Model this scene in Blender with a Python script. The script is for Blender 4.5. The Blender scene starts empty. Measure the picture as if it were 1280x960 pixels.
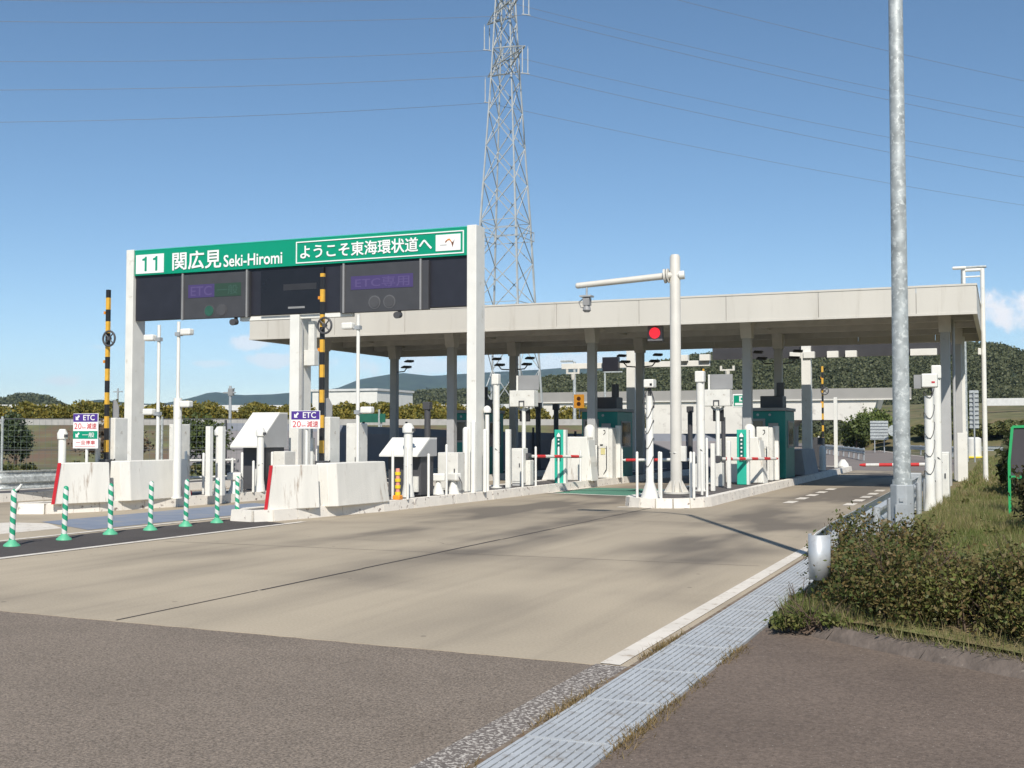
import bpy, math, random
import numpy as np
from mathutils import Vector, Matrix
R = math.radians
rng = np.random.default_rng(7)
random.seed(7)
scene = bpy.context.scene
COL = scene.collection

# ------------------------------------------------------------------ camera, sky, sun
cam = bpy.data.cameras.new('camera'); cam.lens = 41.85; cam.sensor_width = 36; cam.clip_end = 20000; cam.clip_start = .1
camo = bpy.data.objects.new('camera', cam); COL.objects.link(camo)
camo.location = (0, 0, 1.57); camo.rotation_euler = (R(90 + 2.424), 0, R(22.37))
scene.camera = camo
scene.render.resolution_x, scene.render.resolution_y = 1024, 768
scene.view_settings.view_transform = 'Standard'; scene.view_settings.look = 'None'
scene.view_settings.exposure = 0.38; scene.view_settings.gamma = 1.0; scene.view_settings.use_curve_mapping = False
scene.render.engine = 'CYCLES'
scene.cycles.use_denoising = True
scene.cycles.max_bounces = 6; scene.cycles.volume_bounces = 0
SUN_EL, SUN_AZ = 43.7, 154.5

world = bpy.data.worlds.new('World'); scene.world = world; world.use_nodes = True
nt = world.node_tree; nt.nodes.clear()
def wn(t, **k):
    n = nt.nodes.new(t)
    for a, b in k.items(): setattr(n, a, b)
    return n
def wm(op, a, b=None, c=None):
    n = wn('ShaderNodeMath', operation=op)
    for i, v in enumerate((a, b, c)):
        if v is None: continue
        if isinstance(v, (int, float)): n.inputs[i].default_value = v
        else: nt.links.new(v, n.inputs[i])
    return n.outputs[0]
sky = wn('ShaderNodeTexSky', sky_type='NISHITA', sun_disc=False)
sky.sun_elevation = R(SUN_EL); sky.sun_rotation = R(SUN_AZ); sky.air_density = .75; sky.dust_density = 0.05; sky.ozone_density = 2.2
tc = wn('ShaderNodeTexCoord'); sep = wn('ShaderNodeSeparateXYZ'); nt.links.new(tc.outputs['Generated'], sep.inputs[0])
az = wm('ARCTAN2', sep.outputs[0], sep.outputs[1]); el = wm('ARCSINE', sep.outputs[2])
noi = wn('ShaderNodeTexNoise'); noi.inputs['Scale'].default_value = 38; noi.inputs['Detail'].default_value = 7; noi.inputs['Roughness'].default_value = .62
nt.links.new(tc.outputs['Generated'], noi.inputs['Vector'])
nz = wm('SUBTRACT', noi.outputs['Fac'], .5)
cl = None                                           # real clouds of this sky: azimuth, elevation, half sizes in degrees, density
for a0, e0, wa, we, dens in [(2.3, 5.7, 3.6, 1.15, 1.0), (-34.7, 4.35, 1.1, .38, .7), (-33.9, 3.5, .95, .36, .6), (-36.6, 3.3, 1.1, .2, .4),
                             (-43.1, 2.4, .9, .34, .5), (-41.3, 3.95, .9, .2, .25), (-24.5, 3.3, 6.0, .6, .55), (-20, 3.2, 3.5, .8, .6),
                             (6, 5.2, 4, .7, .7), (-55, 4, 5, .8, .6), (20, 5, 6, 1, .7)]:
    da = wm('DIVIDE', wm('SUBTRACT', az, R(a0)), R(wa)); de = wm('DIVIDE', wm('SUBTRACT', el, R(e0)), R(we))
    d = wm('SQRT', wm('ADD', wm('MULTIPLY', da, da), wm('MULTIPLY', de, de)))
    m = wm('ADD', wm('SUBTRACT', 1.25, d), wm('MULTIPLY', nz, 2.6))
    mr = wn('ShaderNodeMapRange', interpolation_type='SMOOTHSTEP'); nt.links.new(m, mr.inputs['Value'])
    mr.inputs['From Min'].default_value = .1; mr.inputs['From Max'].default_value = .75; mr.inputs['To Max'].default_value = dens
    cl = mr.outputs[0] if cl is None else wm('MAXIMUM', cl, mr.outputs[0])
mix = wn('ShaderNodeMix', data_type='RGBA'); nt.links.new(cl, mix.inputs['Factor'])
hs = wn('ShaderNodeHueSaturation'); hs.inputs['Saturation'].default_value = 1.06; hs.inputs['Hue'].default_value = .494
nt.links.new(sky.outputs[0], hs.inputs['Color'])
nt.links.new(hs.outputs[0], mix.inputs[6]); mix.inputs[7].default_value = (8.4, 8.5, 8.8, 1)
bg = wn('ShaderNodeBackground'); bg.inputs['Strength'].default_value = .092; nt.links.new(mix.outputs[2], bg.inputs[0])
wo = wn('ShaderNodeOutputWorld'); nt.links.new(bg.outputs[0], wo.inputs[0])

sl = bpy.data.lights.new('sun', 'SUN'); sl.energy = 4.2; sl.angle = R(.5); sl.color = (1, .94, .85)
so = bpy.data.objects.new('sun', sl); COL.objects.link(so)
sd = Vector((math.sin(R(SUN_AZ)) * math.cos(R(SUN_EL)), math.cos(R(SUN_AZ)) * math.cos(R(SUN_EL)), math.sin(R(SUN_EL))))
so.rotation_euler = sd.to_track_quat('Z', 'Y').to_euler(); so.location = (20, -40, 60)

# ------------------------------------------------------------------ helpers
class MB:
    def __init__(s): s.v = []; s.f = []
    def add(s, vs, fs):
        o = len(s.v); s.v += [tuple(p) for p in vs]; s.f += [tuple(i + o for i in f) for f in fs]; return s
    def hexa(s, p):                       # 8 points: bottom 4 (ccw), top 4
        return s.add(p, [(3, 2, 1, 0), (4, 5, 6, 7), (0, 1, 5, 4), (1, 2, 6, 5), (2, 3, 7, 6), (3, 0, 4, 7)])
    def box(s, x0, x1, y0, y1, z0, z1):
        return s.hexa([(x0, y0, z0), (x1, y0, z0), (x1, y1, z0), (x0, y1, z0), (x0, y0, z1), (x1, y0, z1), (x1, y1, z1), (x0, y1, z1)])
    def prism(s, poly, z0, z1, top=None):     # poly ccw
        n = len(poly); t = top or poly
        vs = [(x, y, z0) for x, y in poly] + [(x, y, z1) for x, y in t]
        fs = [tuple(range(n - 1, -1, -1)), tuple(range(n, 2 * n))] + [(i, (i + 1) % n, n + (i + 1) % n, n + i) for i in range(n)]
        return s.add(vs, fs)
    def yprism(s, poly, y0, y1):              # poly in XZ (ccw seen from -Y), extruded along Y
        n = len(poly)
        vs = [(x, y0, z) for x, z in poly] + [(x, y1, z) for x, z in poly]
        fs = [tuple(range(n)), tuple(range(2 * n - 1, n - 1, -1))] + [((i + 1) % n, i, n + i, n + (i + 1) % n) for i in range(n)]
        return s.add(vs, fs)
    def tube(s, pts, rad, n=10, caps=True):
        pts = [Vector(p) for p in pts]
        rs = rad if isinstance(rad, (list, tuple)) else [rad] * len(pts)
        vs = []; fs = []
        for i, p in enumerate(pts):
            d = (pts[min(i + 1, len(pts) - 1)] - pts[max(i - 1, 0)]).normalized()
            u = d.orthogonal().normalized() if i == 0 else (u - d * u.dot(d)).normalized()
            w = d.cross(u)
            for k in range(n):
                a = 2 * math.pi * k / n
                vs.append(p + (u * math.cos(a) + w * math.sin(a)) * rs[i])
        for i in range(len(pts) - 1):
            for k in range(n):
                fs.append((i * n + k, i * n + (k + 1) % n, (i + 1) * n + (k + 1) % n, (i + 1) * n + k))
        if caps: fs += [tuple(range(n - 1, -1, -1)), tuple(range((len(pts) - 1) * n, len(pts) * n))]
        return s.add(vs, fs)
    def cyl(s, x, y, z0, z1, r, r1=None, n=16): return s.tube([(x, y, z0), (x, y, z1)], [r, r if r1 is None else r1], n)
    def dome(s, x, y, z0, z1, r, n=16):       # round topped post
        zt = z1 - r
        return s.tube([(x, y, z0), (x, y, zt)] + [(x, y, zt + r * math.sin(a)) for a in (.5, 1.0, 1.35)], [r, r] + [r * math.cos(a) for a in (.5, 1.0, 1.35)], n)
    def beam(s, a, b, w): return s.tube([a, b], w * .7, 4)
    def quad(s, a, b, c, d): return s.add([a, b, c, d], [(0, 1, 2, 3)])
    def build(s, name, m, parent=None, loc=None, rz=0, bevel=0, smooth=False):
        me = bpy.data.meshes.new(name); me.from_pydata([tuple(p) for p in s.v], [], s.f); me.update()
        me.materials.append(m)
        if smooth:
            me.shade_smooth(); me.set_sharp_from_angle(angle=R(40))
        o = bpy.data.objects.new(name, me); COL.objects.link(o)
        if parent: o.parent = parent
        if loc: o.location = loc
        o.rotation_euler.z = rz
        if bevel:
            b = o.modifiers.new('bevel', 'BEVEL'); b.width = bevel; b.segments = 2; b.limit_method = 'ANGLE'
        return o
def npmesh(name, V, F, m, parent=None, loc=None, smooth=False):   # F: (n,k) index array
    me = bpy.data.meshes.new(name); k = F.shape[1]
    me.vertices.add(len(V)); me.vertices.foreach_set('co', np.asarray(V, dtype=np.float32).ravel())
    me.loops.add(F.size); me.loops.foreach_set('vertex_index', F.astype(np.int32).ravel())
    me.polygons.add(len(F)); me.polygons.foreach_set('loop_start', np.arange(0, F.size, k, dtype=np.int32))
    me.update(calc_edges=True); me.validate()
    if smooth: me.shade_smooth()
    me.materials.append(m)
    o = bpy.data.objects.new(name, me); COL.objects.link(o)
    if parent: o.parent = parent
    if loc: o.location = loc
    return o
def tag(o, label=None, cat=None, group=None, kind=None):
    if label: o['label'] = label
    if cat: o['category'] = cat
    if group: o['group'] = group
    if kind: o['kind'] = kind
    return o
def thing(name, loc, label, cat, group=None, rz=0):
    o = bpy.data.objects.new(name, None); COL.objects.link(o); o.empty_display_size = .2
    o.location = loc; o.rotation_euler.z = rz
    return tag(o, label, cat, group)
def copy_tree(o, loc, label=None, group=None, rz=None, parent=None):
    c = o.copy(); COL.objects.link(c)
    if parent: c.parent = parent
    if loc: c.location = loc
    if rz is not None: c.rotation_euler.z = rz
    if label: c['label'] = label
    if group: c['group'] = group
    for ch in [x for x in COL.objects if x.parent == o]: copy_tree(ch, None, parent=c)
    return c
ORD = ['first', 'second', 'third', 'fourth', 'fifth', 'sixth', 'seventh', 'eighth', 'ninth', 'tenth', 'eleventh', 'twelfth']

# ------------------------------------------------------------------ materials
def mat(name, col, rough=.6, metal=0, var=.12, scale=3, col2=None, f2=.5, w2=.15, scale2=6, bump=0, bscale=60, det=5, stretch=None, spec=.4):
    m = bpy.data.materials.new(name); m.use_nodes = True; t = m.node_tree; N = t.nodes; L = t.links
    b = N['Principled BSDF']; b.inputs['Roughness'].default_value = rough; b.inputs['Metallic'].default_value = metal
    b.inputs['Specular IOR Level'].default_value = spec
    c = N.new('ShaderNodeTexCoord'); vec = c.outputs['Object']
    if stretch:
        mp = N.new('ShaderNodeMapping'); mp.inputs['Scale'].default_value = stretch; L.new(vec, mp.inputs[0]); vec = mp.outputs[0]
    n = N.new('ShaderNodeTexNoise'); n.inputs['Scale'].default_value = scale; n.inputs['Detail'].default_value = det; L.new(vec, n.inputs['Vector'])
    mr = N.new('ShaderNodeMapRange'); mr.inputs['From Min'].default_value = .3; mr.inputs['From Max'].default_value = .7
    mr.inputs['To Min'].default_value = 1 - var; mr.inputs['To Max'].default_value = 1 + var; L.new(n.outputs['Fac'], mr.inputs[0])
    mx = N.new('ShaderNodeMix'); mx.data_type = 'RGBA'; mx.blend_type = 'MULTIPLY'; mx.inputs['Factor'].default_value = 1
    mx.inputs[6].default_value = (*col, 1); L.new(mr.outputs[0], mx.inputs[7])
    out = mx.outputs[2]
    if col2:
        n2 = N.new('ShaderNodeTexNoise'); n2.inputs['Scale'].default_value = scale2; n2.inputs['Detail'].default_value = 6; n2.inputs['Roughness'].default_value = .65; L.new(vec, n2.inputs['Vector'])
        r2 = N.new('ShaderNodeMapRange'); r2.interpolation_type = 'SMOOTHSTEP'
        r2.inputs['From Min'].default_value = f2 - w2; r2.inputs['From Max'].default_value = f2 + w2; L.new(n2.outputs['Fac'], r2.inputs[0])
        m2 = N.new('ShaderNodeMix'); m2.data_type = 'RGBA'; L.new(r2.outputs[0], m2.inputs['Factor']); L.new(out, m2.inputs[6]); m2.inputs[7].default_value = (*col2, 1)
        out = m2.outputs[2]
    L.new(out, b.inputs['Base Color'])
    if bump:
        n3 = N.new('ShaderNodeTexNoise'); n3.inputs['Scale'].default_value = bscale; n3.inputs['Detail'].default_value = 4; L.new(c.outputs['Object'], n3.inputs['Vector'])
        bp = N.new('ShaderNodeBump'); bp.inputs['Strength'].default_value = bump; bp.inputs['Distance'].default_value = .02; L.new(n3.outputs['Fac'], bp.inputs['Height']); L.new(bp.outputs[0], b.inputs['Normal'])
    return m
def nodes(m): return m.node_tree, m.node_tree.nodes['Principled BSDF']
def mth(t, op, a, b=None):
    n = t.nodes.new('ShaderNodeMath'); n.operation = op
    for i, v in enumerate((a, b)):
        if v is None: continue
        if isinstance(v, (int, float)): n.inputs[i].default_value = v
        else: t.links.new(v, n.inputs[i])
    return n.outputs[0]
def stripes(name, ca, cb, kind, period, rough=.45, phase=0.):
    m = bpy.data.materials.new(name); m.use_nodes = True; t, b = nodes(m); b.inputs['Roughness'].default_value = rough
    c = t.nodes.new('ShaderNodeTexCoord'); s = t.nodes.new('ShaderNodeSeparateXYZ'); t.links.new(c.outputs['Object'], s.inputs[0])
    if kind == 'spiral': v = mth(t, 'ADD', mth(t, 'DIVIDE', s.outputs[2], period), mth(t, 'DIVIDE', mth(t, 'ARCTAN2', s.outputs[1], s.outputs[0]), 2 * math.pi))
    else: v = mth(t, 'ADD', mth(t, 'DIVIDE', s.outputs['XYZ'.index(kind)], period), phase)
    k = mth(t, 'GREATER_THAN', mth(t, 'FRACT', v), .5)
    n = t.nodes.new('ShaderNodeTexNoise'); n.inputs['Scale'].default_value = 14; n.inputs['Detail'].default_value = 5; t.links.new(c.outputs['Object'], n.inputs['Vector'])
    mx = t.nodes.new('ShaderNodeMix'); mx.data_type = 'RGBA'; t.links.new(k, mx.inputs['Factor']); mx.inputs[6].default_value = (*ca, 1); mx.inputs[7].default_value = (*cb, 1)
    ml = t.nodes.new('ShaderNodeMix'); ml.data_type = 'RGBA'; ml.blend_type = 'MULTIPLY'; ml.inputs['Factor'].default_value = .35; t.links.new(mx.outputs[2], ml.inputs[6]); t.links.new(n.outputs['Fac'], ml.inputs[7])
    t.links.new(ml.outputs[2], b.inputs['Base Color']); return m
def leafmat(name, cols, rough=.55, trans=.25):
    m = bpy.data.materials.new(name); m.use_nodes = True; t, b = nodes(m); b.inputs['Roughness'].default_value = rough; b.inputs['Specular IOR Level'].default_value = .25
    g = t.nodes.new('ShaderNodeNewGeometry'); c = t.nodes.new('ShaderNodeTexCoord')
    n = t.nodes.new('ShaderNodeTexNoise'); n.inputs['Scale'].default_value = 1.1; n.inputs['Detail'].default_value = 4; t.links.new(c.outputs['Object'], n.inputs['Vector'])
    v = mth(t, 'ADD', mth(t, 'MULTIPLY', g.outputs['Random Per Island'], .55), mth(t, 'MULTIPLY', mth(t, 'SUBTRACT', n.outputs['Fac'], .28), .95))
    r = t.nodes.new('ShaderNodeValToRGB'); e = r.color_ramp.elements
    while len(e) < len(cols): e.new(.5)
    for i, cc in enumerate(cols): e[i].position = i / (len(cols) - 1); e[i].color = (*cc, 1)
    t.links.new(v, r.inputs[0]); t.links.new(r.outputs[0], b.inputs['Base Color'])
    if trans:
        tb = t.nodes.new('ShaderNodeBsdfTranslucent'); t.links.new(r.outputs[0], tb.inputs[0])
        ms = t.nodes.new('ShaderNodeMixShader'); ms.inputs[0].default_value = trans; t.links.new(b.outputs[0], ms.inputs[1]); t.links.new(tb.outputs[0], ms.inputs[2])
        t.links.new(ms.outputs[0], t.nodes['Material Output'].inputs[0])
    return m
WHITE = mat('white_paint', (.72, .71, .66), .42, var=.05, col2=(.5, .46, .38), f2=.68, w2=.08, scale2=5)
WHITE2 = mat('aged_white_paint', (.66, .65, .60), .5, var=.07, scale=5, col2=(.36, .31, .25), f2=.67, w2=.07, scale2=9)
CREAM = mat('cream_fascia_paint', (.555, .53, .475), .5, var=.05, scale=.6, col2=(.45, .42, .365), f2=.66, w2=.14, scale2=3.0, stretch=(1.5, 1, .12))
GREYP = mat('grey_column_paint', (.40, .40, .395), .5, var=.05, col2=(.24, .22, .2), f2=.7, w2=.08, scale2=4)
SOFF = mat('soffit_steel', (.47, .455, .43), .55, var=.12, scale=1.5)
SOFFB = mat('soffit_beam_paint', (.52, .50, .47), .5, var=.1)
GALV = mat('galvanised_steel', (.40, .425, .42), .5, metal=.3, var=.28, scale=9, col2=(.6, .62, .6), f2=.56, w2=.05, scale2=20)
GALVD = mat('dull_galvanised_steel', (.38, .40, .41), .55, metal=.3, var=.15, scale=6)
CONC_B = mat('painted_concrete_block', (.70, .68, .62), .8, var=.07, scale=2, col2=(.36, .29, .23), f2=.65, w2=.1, scale2=4.2, bump=.2, bscale=40, stretch=(2, 2, .3))
RED = mat('red_paint', (.55, .025, .035), .5, var=.1)
GREENS = mat('sign_green', (.0, .27, .155), .38, var=.03, scale=1)
SWHITE = mat('sign_white', (.8, .8, .78), .4, var=.02)
PURPLE = mat('sign_purple', (.075, .035, .24), .4, var=.06)
DARKB = mat('dark_board', (.022, .023, .032), .4, var=.12)
DARKG = mat('display_casing_grey', (.055, .055, .06), .38, var=.08)
DARKM = mat('dark_display_mask', (.012, .012, .016), .25, var=.1)
BLACK = mat('black_rubber', (.015, .015, .016), .6, var=.2)
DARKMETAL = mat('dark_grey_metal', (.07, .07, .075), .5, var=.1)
MIDMETAL = mat('mid_grey_metal', (.26, .26, .26), .5, var=.08)
TEAL = mat('booth_green', (.012, .19, .165), .4, var=.06)
TEALL = mat('bright_teal', (.05, .42, .33), .4, var=.05)
MINT = mat('pillar_green', (.03, .42, .30), .4, var=.05)
YELLOW = mat('yellow_plastic', (.75, .58, .03), .45, var=.08)
ORANGE = mat('orange_plastic', (.72, .27, .03), .45, var=.08)
GLASS = mat('dark_window_glass', (.03, .035, .04), .08, var=.05, spec=.6)
REDL = bpy.data.materials.new('red_signal_lamp'); REDL.use_nodes = True
_t, _b = nodes(REDL); _b.inputs['Base Color'].default_value = (.6, .02, .03, 1); _b.inputs['Emission Color'].default_value = (1, .03, .05, 1); _b.inputs['Emission Strength'].default_value = .75
LITOR = bpy.data.materials.new('lit_orange_sign'); LITOR.use_nodes = True; _t, _b = nodes(LITOR); _b.inputs['Base Color'].default_value = (.75, .3, .03, 1); _b.inputs['Emission Color'].default_value = (1, .42, .04, 1); _b.inputs['Emission Strength'].default_value = .35
def ledmat(name, col, s):
    m = bpy.data.materials.new(name); m.use_nodes = True; t, b = nodes(m); b.inputs['Base Color'].default_value = (.02, .02, .025, 1); b.inputs['Roughness'].default_value = .5
    b.inputs['Emission Color'].default_value = (*col, 1); b.inputs['Emission Strength'].default_value = s; return m
LEDP = ledmat('purple_lamps', (.30, .16, .85), .13); LEDPT = ledmat('purple_lamp_letters', (.42, .28, .9), .17)
LEDG = ledmat('green_lamps', (.03, .30, .10), .12); LEDGT = ledmat('green_lamp_letters', (.12, .40, .26), .16)
STRIPE_G = stripes('green_white_spiral', (.02, .36, .19), (.78, .78, .74), 'spiral', .15)
STRIPE_Y = stripes('yellow_black_bands', (.80, .45, .05), (.02, .02, .022), 'Z', .5)
STRIPE_R = stripes('red_white_bands', (.75, .73, .68), (.62, .04, .04), 'X', .62)

# ------------------------------------------------------------------ ground materials
def ground_asphalt(name, col, grit, dark, sc=150):
    m = mat(name, col, .85, var=.10, scale=.7, col2=dark, f2=.62, w2=.12, scale2=.45, bump=.5, bscale=sc, spec=.25)
    t, b = nodes(m); src = b.inputs['Base Color'].links[0].from_socket
    c = t.nodes.new('ShaderNodeTexCoord')
    n = t.nodes.new('ShaderNodeTexNoise'); n.inputs['Scale'].default_value = sc * .42; n.inputs['Detail'].default_value = 3; n.inputs['Roughness'].default_value = .8; t.links.new(c.outputs['Object'], n.inputs['Vector'])
    r = t.nodes.new('ShaderNodeMapRange'); r.inputs['From Min'].default_value = .28; r.inputs['From Max'].default_value = .72; r.inputs['To Min'].default_value = 1 - grit; r.inputs['To Max'].default_value = 1 + grit; t.links.new(n.outputs['Fac'], r.inputs[0])
    mx = t.nodes.new('ShaderNodeMix'); mx.data_type = 'RGBA'; mx.blend_type = 'MULTIPLY'; mx.inputs['Factor'].default_value = 1; t.links.new(src, mx.inputs[6]); t.links.new(r.outputs[0], mx.inputs[7])
    vo = t.nodes.new('ShaderNodeTexVoronoi'); vo.inputs['Scale'].default_value = sc * .16; t.links.new(c.outputs['Object'], vo.inputs['Vector'])   # pale stones in the wearing course
    k = mth(t, 'LESS_THAN', vo.outputs['Distance'], .14 if sc < 100 else .07)
    m2 = t.nodes.new('ShaderNodeMix'); m2.data_type = 'RGBA'; t.links.new(mth(t, 'MULTIPLY', k, .75), m2.inputs['Factor']); t.links.new(mx.outputs[2], m2.inputs[6]); m2.inputs[7].default_value = (.42, .38, .33, 1)
    t.links.new(m2.outputs[2], b.inputs['Base Color']); return m
ASPH = ground_asphalt('old_asphalt', (.222, .182, .145), .75, (.185, .15, .118), 150)
ASPHR = ground_asphalt('driveway_asphalt', (.165, .128, .102), .45, (.11, .085, .07), 110)
ASPHD = ground_asphalt('dark_strip_asphalt', (.085, .075, .07), .25, (.07, .062, .058), 120)
ASPHF = mat('far_road_asphalt', (.20, .17, .15), .85, var=.06, scale=.2)
def concrete_mat():
    m = mat('road_concrete', (.43, .365, .272), .82, var=.08, scale=.35, bump=.12, bscale=90, spec=.25, stretch=(.45, 1, 1))
    t, b = nodes(m); src = b.inputs['Base Color'].links[0].from_socket
    c = t.nodes.new('ShaderNodeTexCoord'); s = t.nodes.new('ShaderNodeSeparateXYZ'); t.links.new(c.outputs['Object'], s.inputs[0])
    def blot(scale, stretch, lo, hi, seed):
        mp = t.nodes.new('ShaderNodeMapping'); mp.inputs['Scale'].default_value = stretch; mp.inputs['Location'].default_value = (seed, seed * .7, 0); t.links.new(c.outputs['Object'], mp.inputs[0])
        n = t.nodes.new('ShaderNodeTexNoise'); n.inputs['Scale'].default_value = scale; n.inputs['Detail'].default_value = 3; t.links.new(mp.outputs[0], n.inputs['Vector'])
        r = t.nodes.new('ShaderNodeMapRange'); r.interpolation_type = 'SMOOTHSTEP'; r.inputs['From Min'].default_value = lo; r.inputs['From Max'].default_value = hi; t.links.new(n.outputs['Fac'], r.inputs[0]); return r.outputs[0]
    # tyre grime where the traffic of both lanes crosses, running along the lanes
    def band(x0, w):
        d = mth(t, 'DIVIDE', mth(t, 'SUBTRACT', s.outputs[0], x0), w); return mth(t, 'MAXIMUM', mth(t, 'SUBTRACT', 1., mth(t, 'MULTIPLY', d, d)), 0.)
    wear = mth(t, 'MAXIMUM', band(-9.4, 1.5), mth(t, 'MAXIMUM', band(-3.9, 1.3), mth(t, 'MULTIPLY', band(-6.9, 1.1), .9)))
    ym = t.nodes.new('ShaderNodeMapRange'); ym.interpolation_type = 'SMOOTHSTEP'; ym.inputs['From Min'].default_value = 8; ym.inputs['From Max'].default_value = 20; ym.inputs['To Min'].default_value = .35; t.links.new(s.outputs[1], ym.inputs[0])
    g = mth(t, 'MULTIPLY', mth(t, 'MULTIPLY', wear, blot(.5, (1, .35, 1), .38, .62, 3)), ym.outputs[0])
    g2 = mth(t, 'ADD', mth(t, 'MULTIPLY', blot(.33, (.5, 1, 1), .50, .76, 11), .4), mth(t, 'MULTIPLY', blot(1.1, (3.2, .2, 1), .45, .8, 5), .14))
    ap = t.nodes.new('ShaderNodeMapRange'); ap.interpolation_type = 'SMOOTHSTEP'; ap.inputs['From Min'].default_value = 13; ap.inputs['From Max'].default_value = 24; ap.inputs['To Max'].default_value = .28; t.links.new(s.outputs[1], ap.inputs[0])
    g2 = mth(t, 'ADD', g2, ap.outputs[0])
    vo = t.nodes.new('ShaderNodeTexVoronoi'); vo.inputs['Scale'].default_value = 1.7; t.links.new(c.outputs['Object'], vo.inputs['Vector'])
    g2 = mth(t, 'ADD', g2, mth(t, 'MULTIPLY', mth(t, 'LESS_THAN', vo.outputs['Distance'], .045), .5))
    gg = mth(t, 'MINIMUM', mth(t, 'ADD', mth(t, 'MULTIPLY', g, .95), g2), .85)
    mx = t.nodes.new('ShaderNodeMix'); mx.data_type = 'RGBA'; t.links.new(gg, mx.inputs['Factor']); t.links.new(src, mx.inputs[6]); mx.inputs[7].default_value = (.125, .108, .09, 1)
    n = t.nodes.new('ShaderNodeTexNoise'); n.inputs['Scale'].default_value = 45; n.inputs['Detail'].default_value = 4; t.links.new(c.outputs['Object'], n.inputs['Vector'])
    r = t.nodes.new('ShaderNodeMapRange'); r.inputs['From Min'].default_value = .3; r.inputs['From Max'].default_value = .7; r.inputs['To Min'].default_value = .9; r.inputs['To Max'].default_value = 1.08; t.links.new(n.outputs['Fac'], r.inputs[0])
    ml = t.nodes.new('ShaderNodeMix'); ml.data_type = 'RGBA'; ml.blend_type = 'MULTIPLY'; ml.inputs['Factor'].default_value = 1; t.links.new(mx.outputs[2], ml.inputs[6]); t.links.new(r.outputs[0], ml.inputs[7])
    t.links.new(ml.outputs[2], b.inputs['Base Color']); return m
CONC = concrete_mat()
LINE = mat('white_road_paint', (.68, .63, .55), .7, var=.08, scale=3, col2=(.40, .33, .25), f2=.62, w2=.08, scale2=8)
LINEWORN = mat('worn_road_paint', (.15, .128, .112), .85, var=.2, scale=20, col2=(.5, .46, .41), f2=.54, w2=.03, scale2=38)
BLUEP = mat('blue_lane_paint', (.20, .235, .30), .75, var=.1, scale=2, col2=(.27, .26, .25), f2=.6, w2=.1, scale2=2)
GREENP = mat('green_lane_paint', (.08, .22, .15), .75, var=.1, scale=2)
KERB = mat('worn_kerb_paint', (.72, .68, .61), .8, var=.06, scale=4, col2=(.2, .15, .13), f2=.63, w2=.05, scale2=7, bump=.2, bscale=30)
ISLTOP = mat('island_top_asphalt', (.10, .09, .085), .9, var=.15, scale=3)
EARTH = mat('grass_earth', (.15, .155, .055), .95, var=.3, scale=2.2, col2=(.22, .16, .085), f2=.52, w2=.12, scale2=1.3, bump=.4, bscale=12)
GROUNDM = mat('field_ground', (.085, .095, .045), .95, var=.3, scale=.15, col2=(.15, .12, .07), f2=.52, w2=.1, scale2=.12)
MORTAR = mat('mortar_kerb', (.13, .105, .088), .9, var=.25, scale=9, col2=(.27, .23, .19), f2=.66, w2=.05, scale2=7, bump=.5, bscale=25)

# ------------------------------------------------------------------ ground and roads
tag(MB().quad((-6000, -300, -.04), (6000, -300, -.04), (6000, 6000, -.04), (-6000, 6000, -.04)).build('ground', GROUNDM), kind='structure')
tag(MB().quad((-45, -14, -.004), (-1.5, -14, -.004), (-1.5, 9, -.004), (-45, 9, -.004)).build('asphalt_road', ASPH), kind='structure')
pv = MB(); pv.prism([(-24, 9.1)] + [(x, 8.15 - (x + 8.3) * .0605 + random.uniform(-.012, .012)) for x in np.linspace(-12, -2.5, 70)] + [(-2.36, 7.8), (-2.36, 22), (-1.75, 24), (-1.75, 54), (-24, 54)], -.2, 0)
tag(pv.build('concrete_road', CONC), kind='structure')
# the road beyond the booths: swings left and passes under the bridge
fr = MB(); cl_pts = [(-10, 53.9), (-10, 66), (-10.5, 80), (-13, 100), (-16.5, 125), (-20.6, 152), (-27, 185), (-36, 215)]; W = [14, 12.5, 8, 6, 5.2, 4.6, 4.4, 4.2]
for i in range(len(cl_pts) - 1):
    (x0, y0), (x1, y1) = cl_pts[i], cl_pts[i + 1]
    xr0 = min(x0 + W[i], -1.9); xr1 = min(x1 + W[i + 1], -1.9)
    fr.quad((x0 - W[i], y0, -.012), (xr0, y0, -.012), (xr1, y1, -.012), (x1 - W[i + 1], y1, -.012))
tag(fr.build('far_road', ASPHF), kind='structure')
fl = MB()
for sgn, off in ((1, -.5), (-1, -.5)):
    for i in range(2, len(cl_pts) - 1):
        (x0, y0), (x1, y1) = cl_pts[i], cl_pts[i + 1]
        a = x0 + sgn * (W[i] + off); b = x1 + sgn * (W[i + 1] + off)
        fl.quad((a - .1, y0, -.004), (a + .1, y0, -.004), (b + .1, y1, -.004), (b - .1, y1, -.004))
tag(fl.build('far_road_edge_line', LINE), kind='structure')
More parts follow.
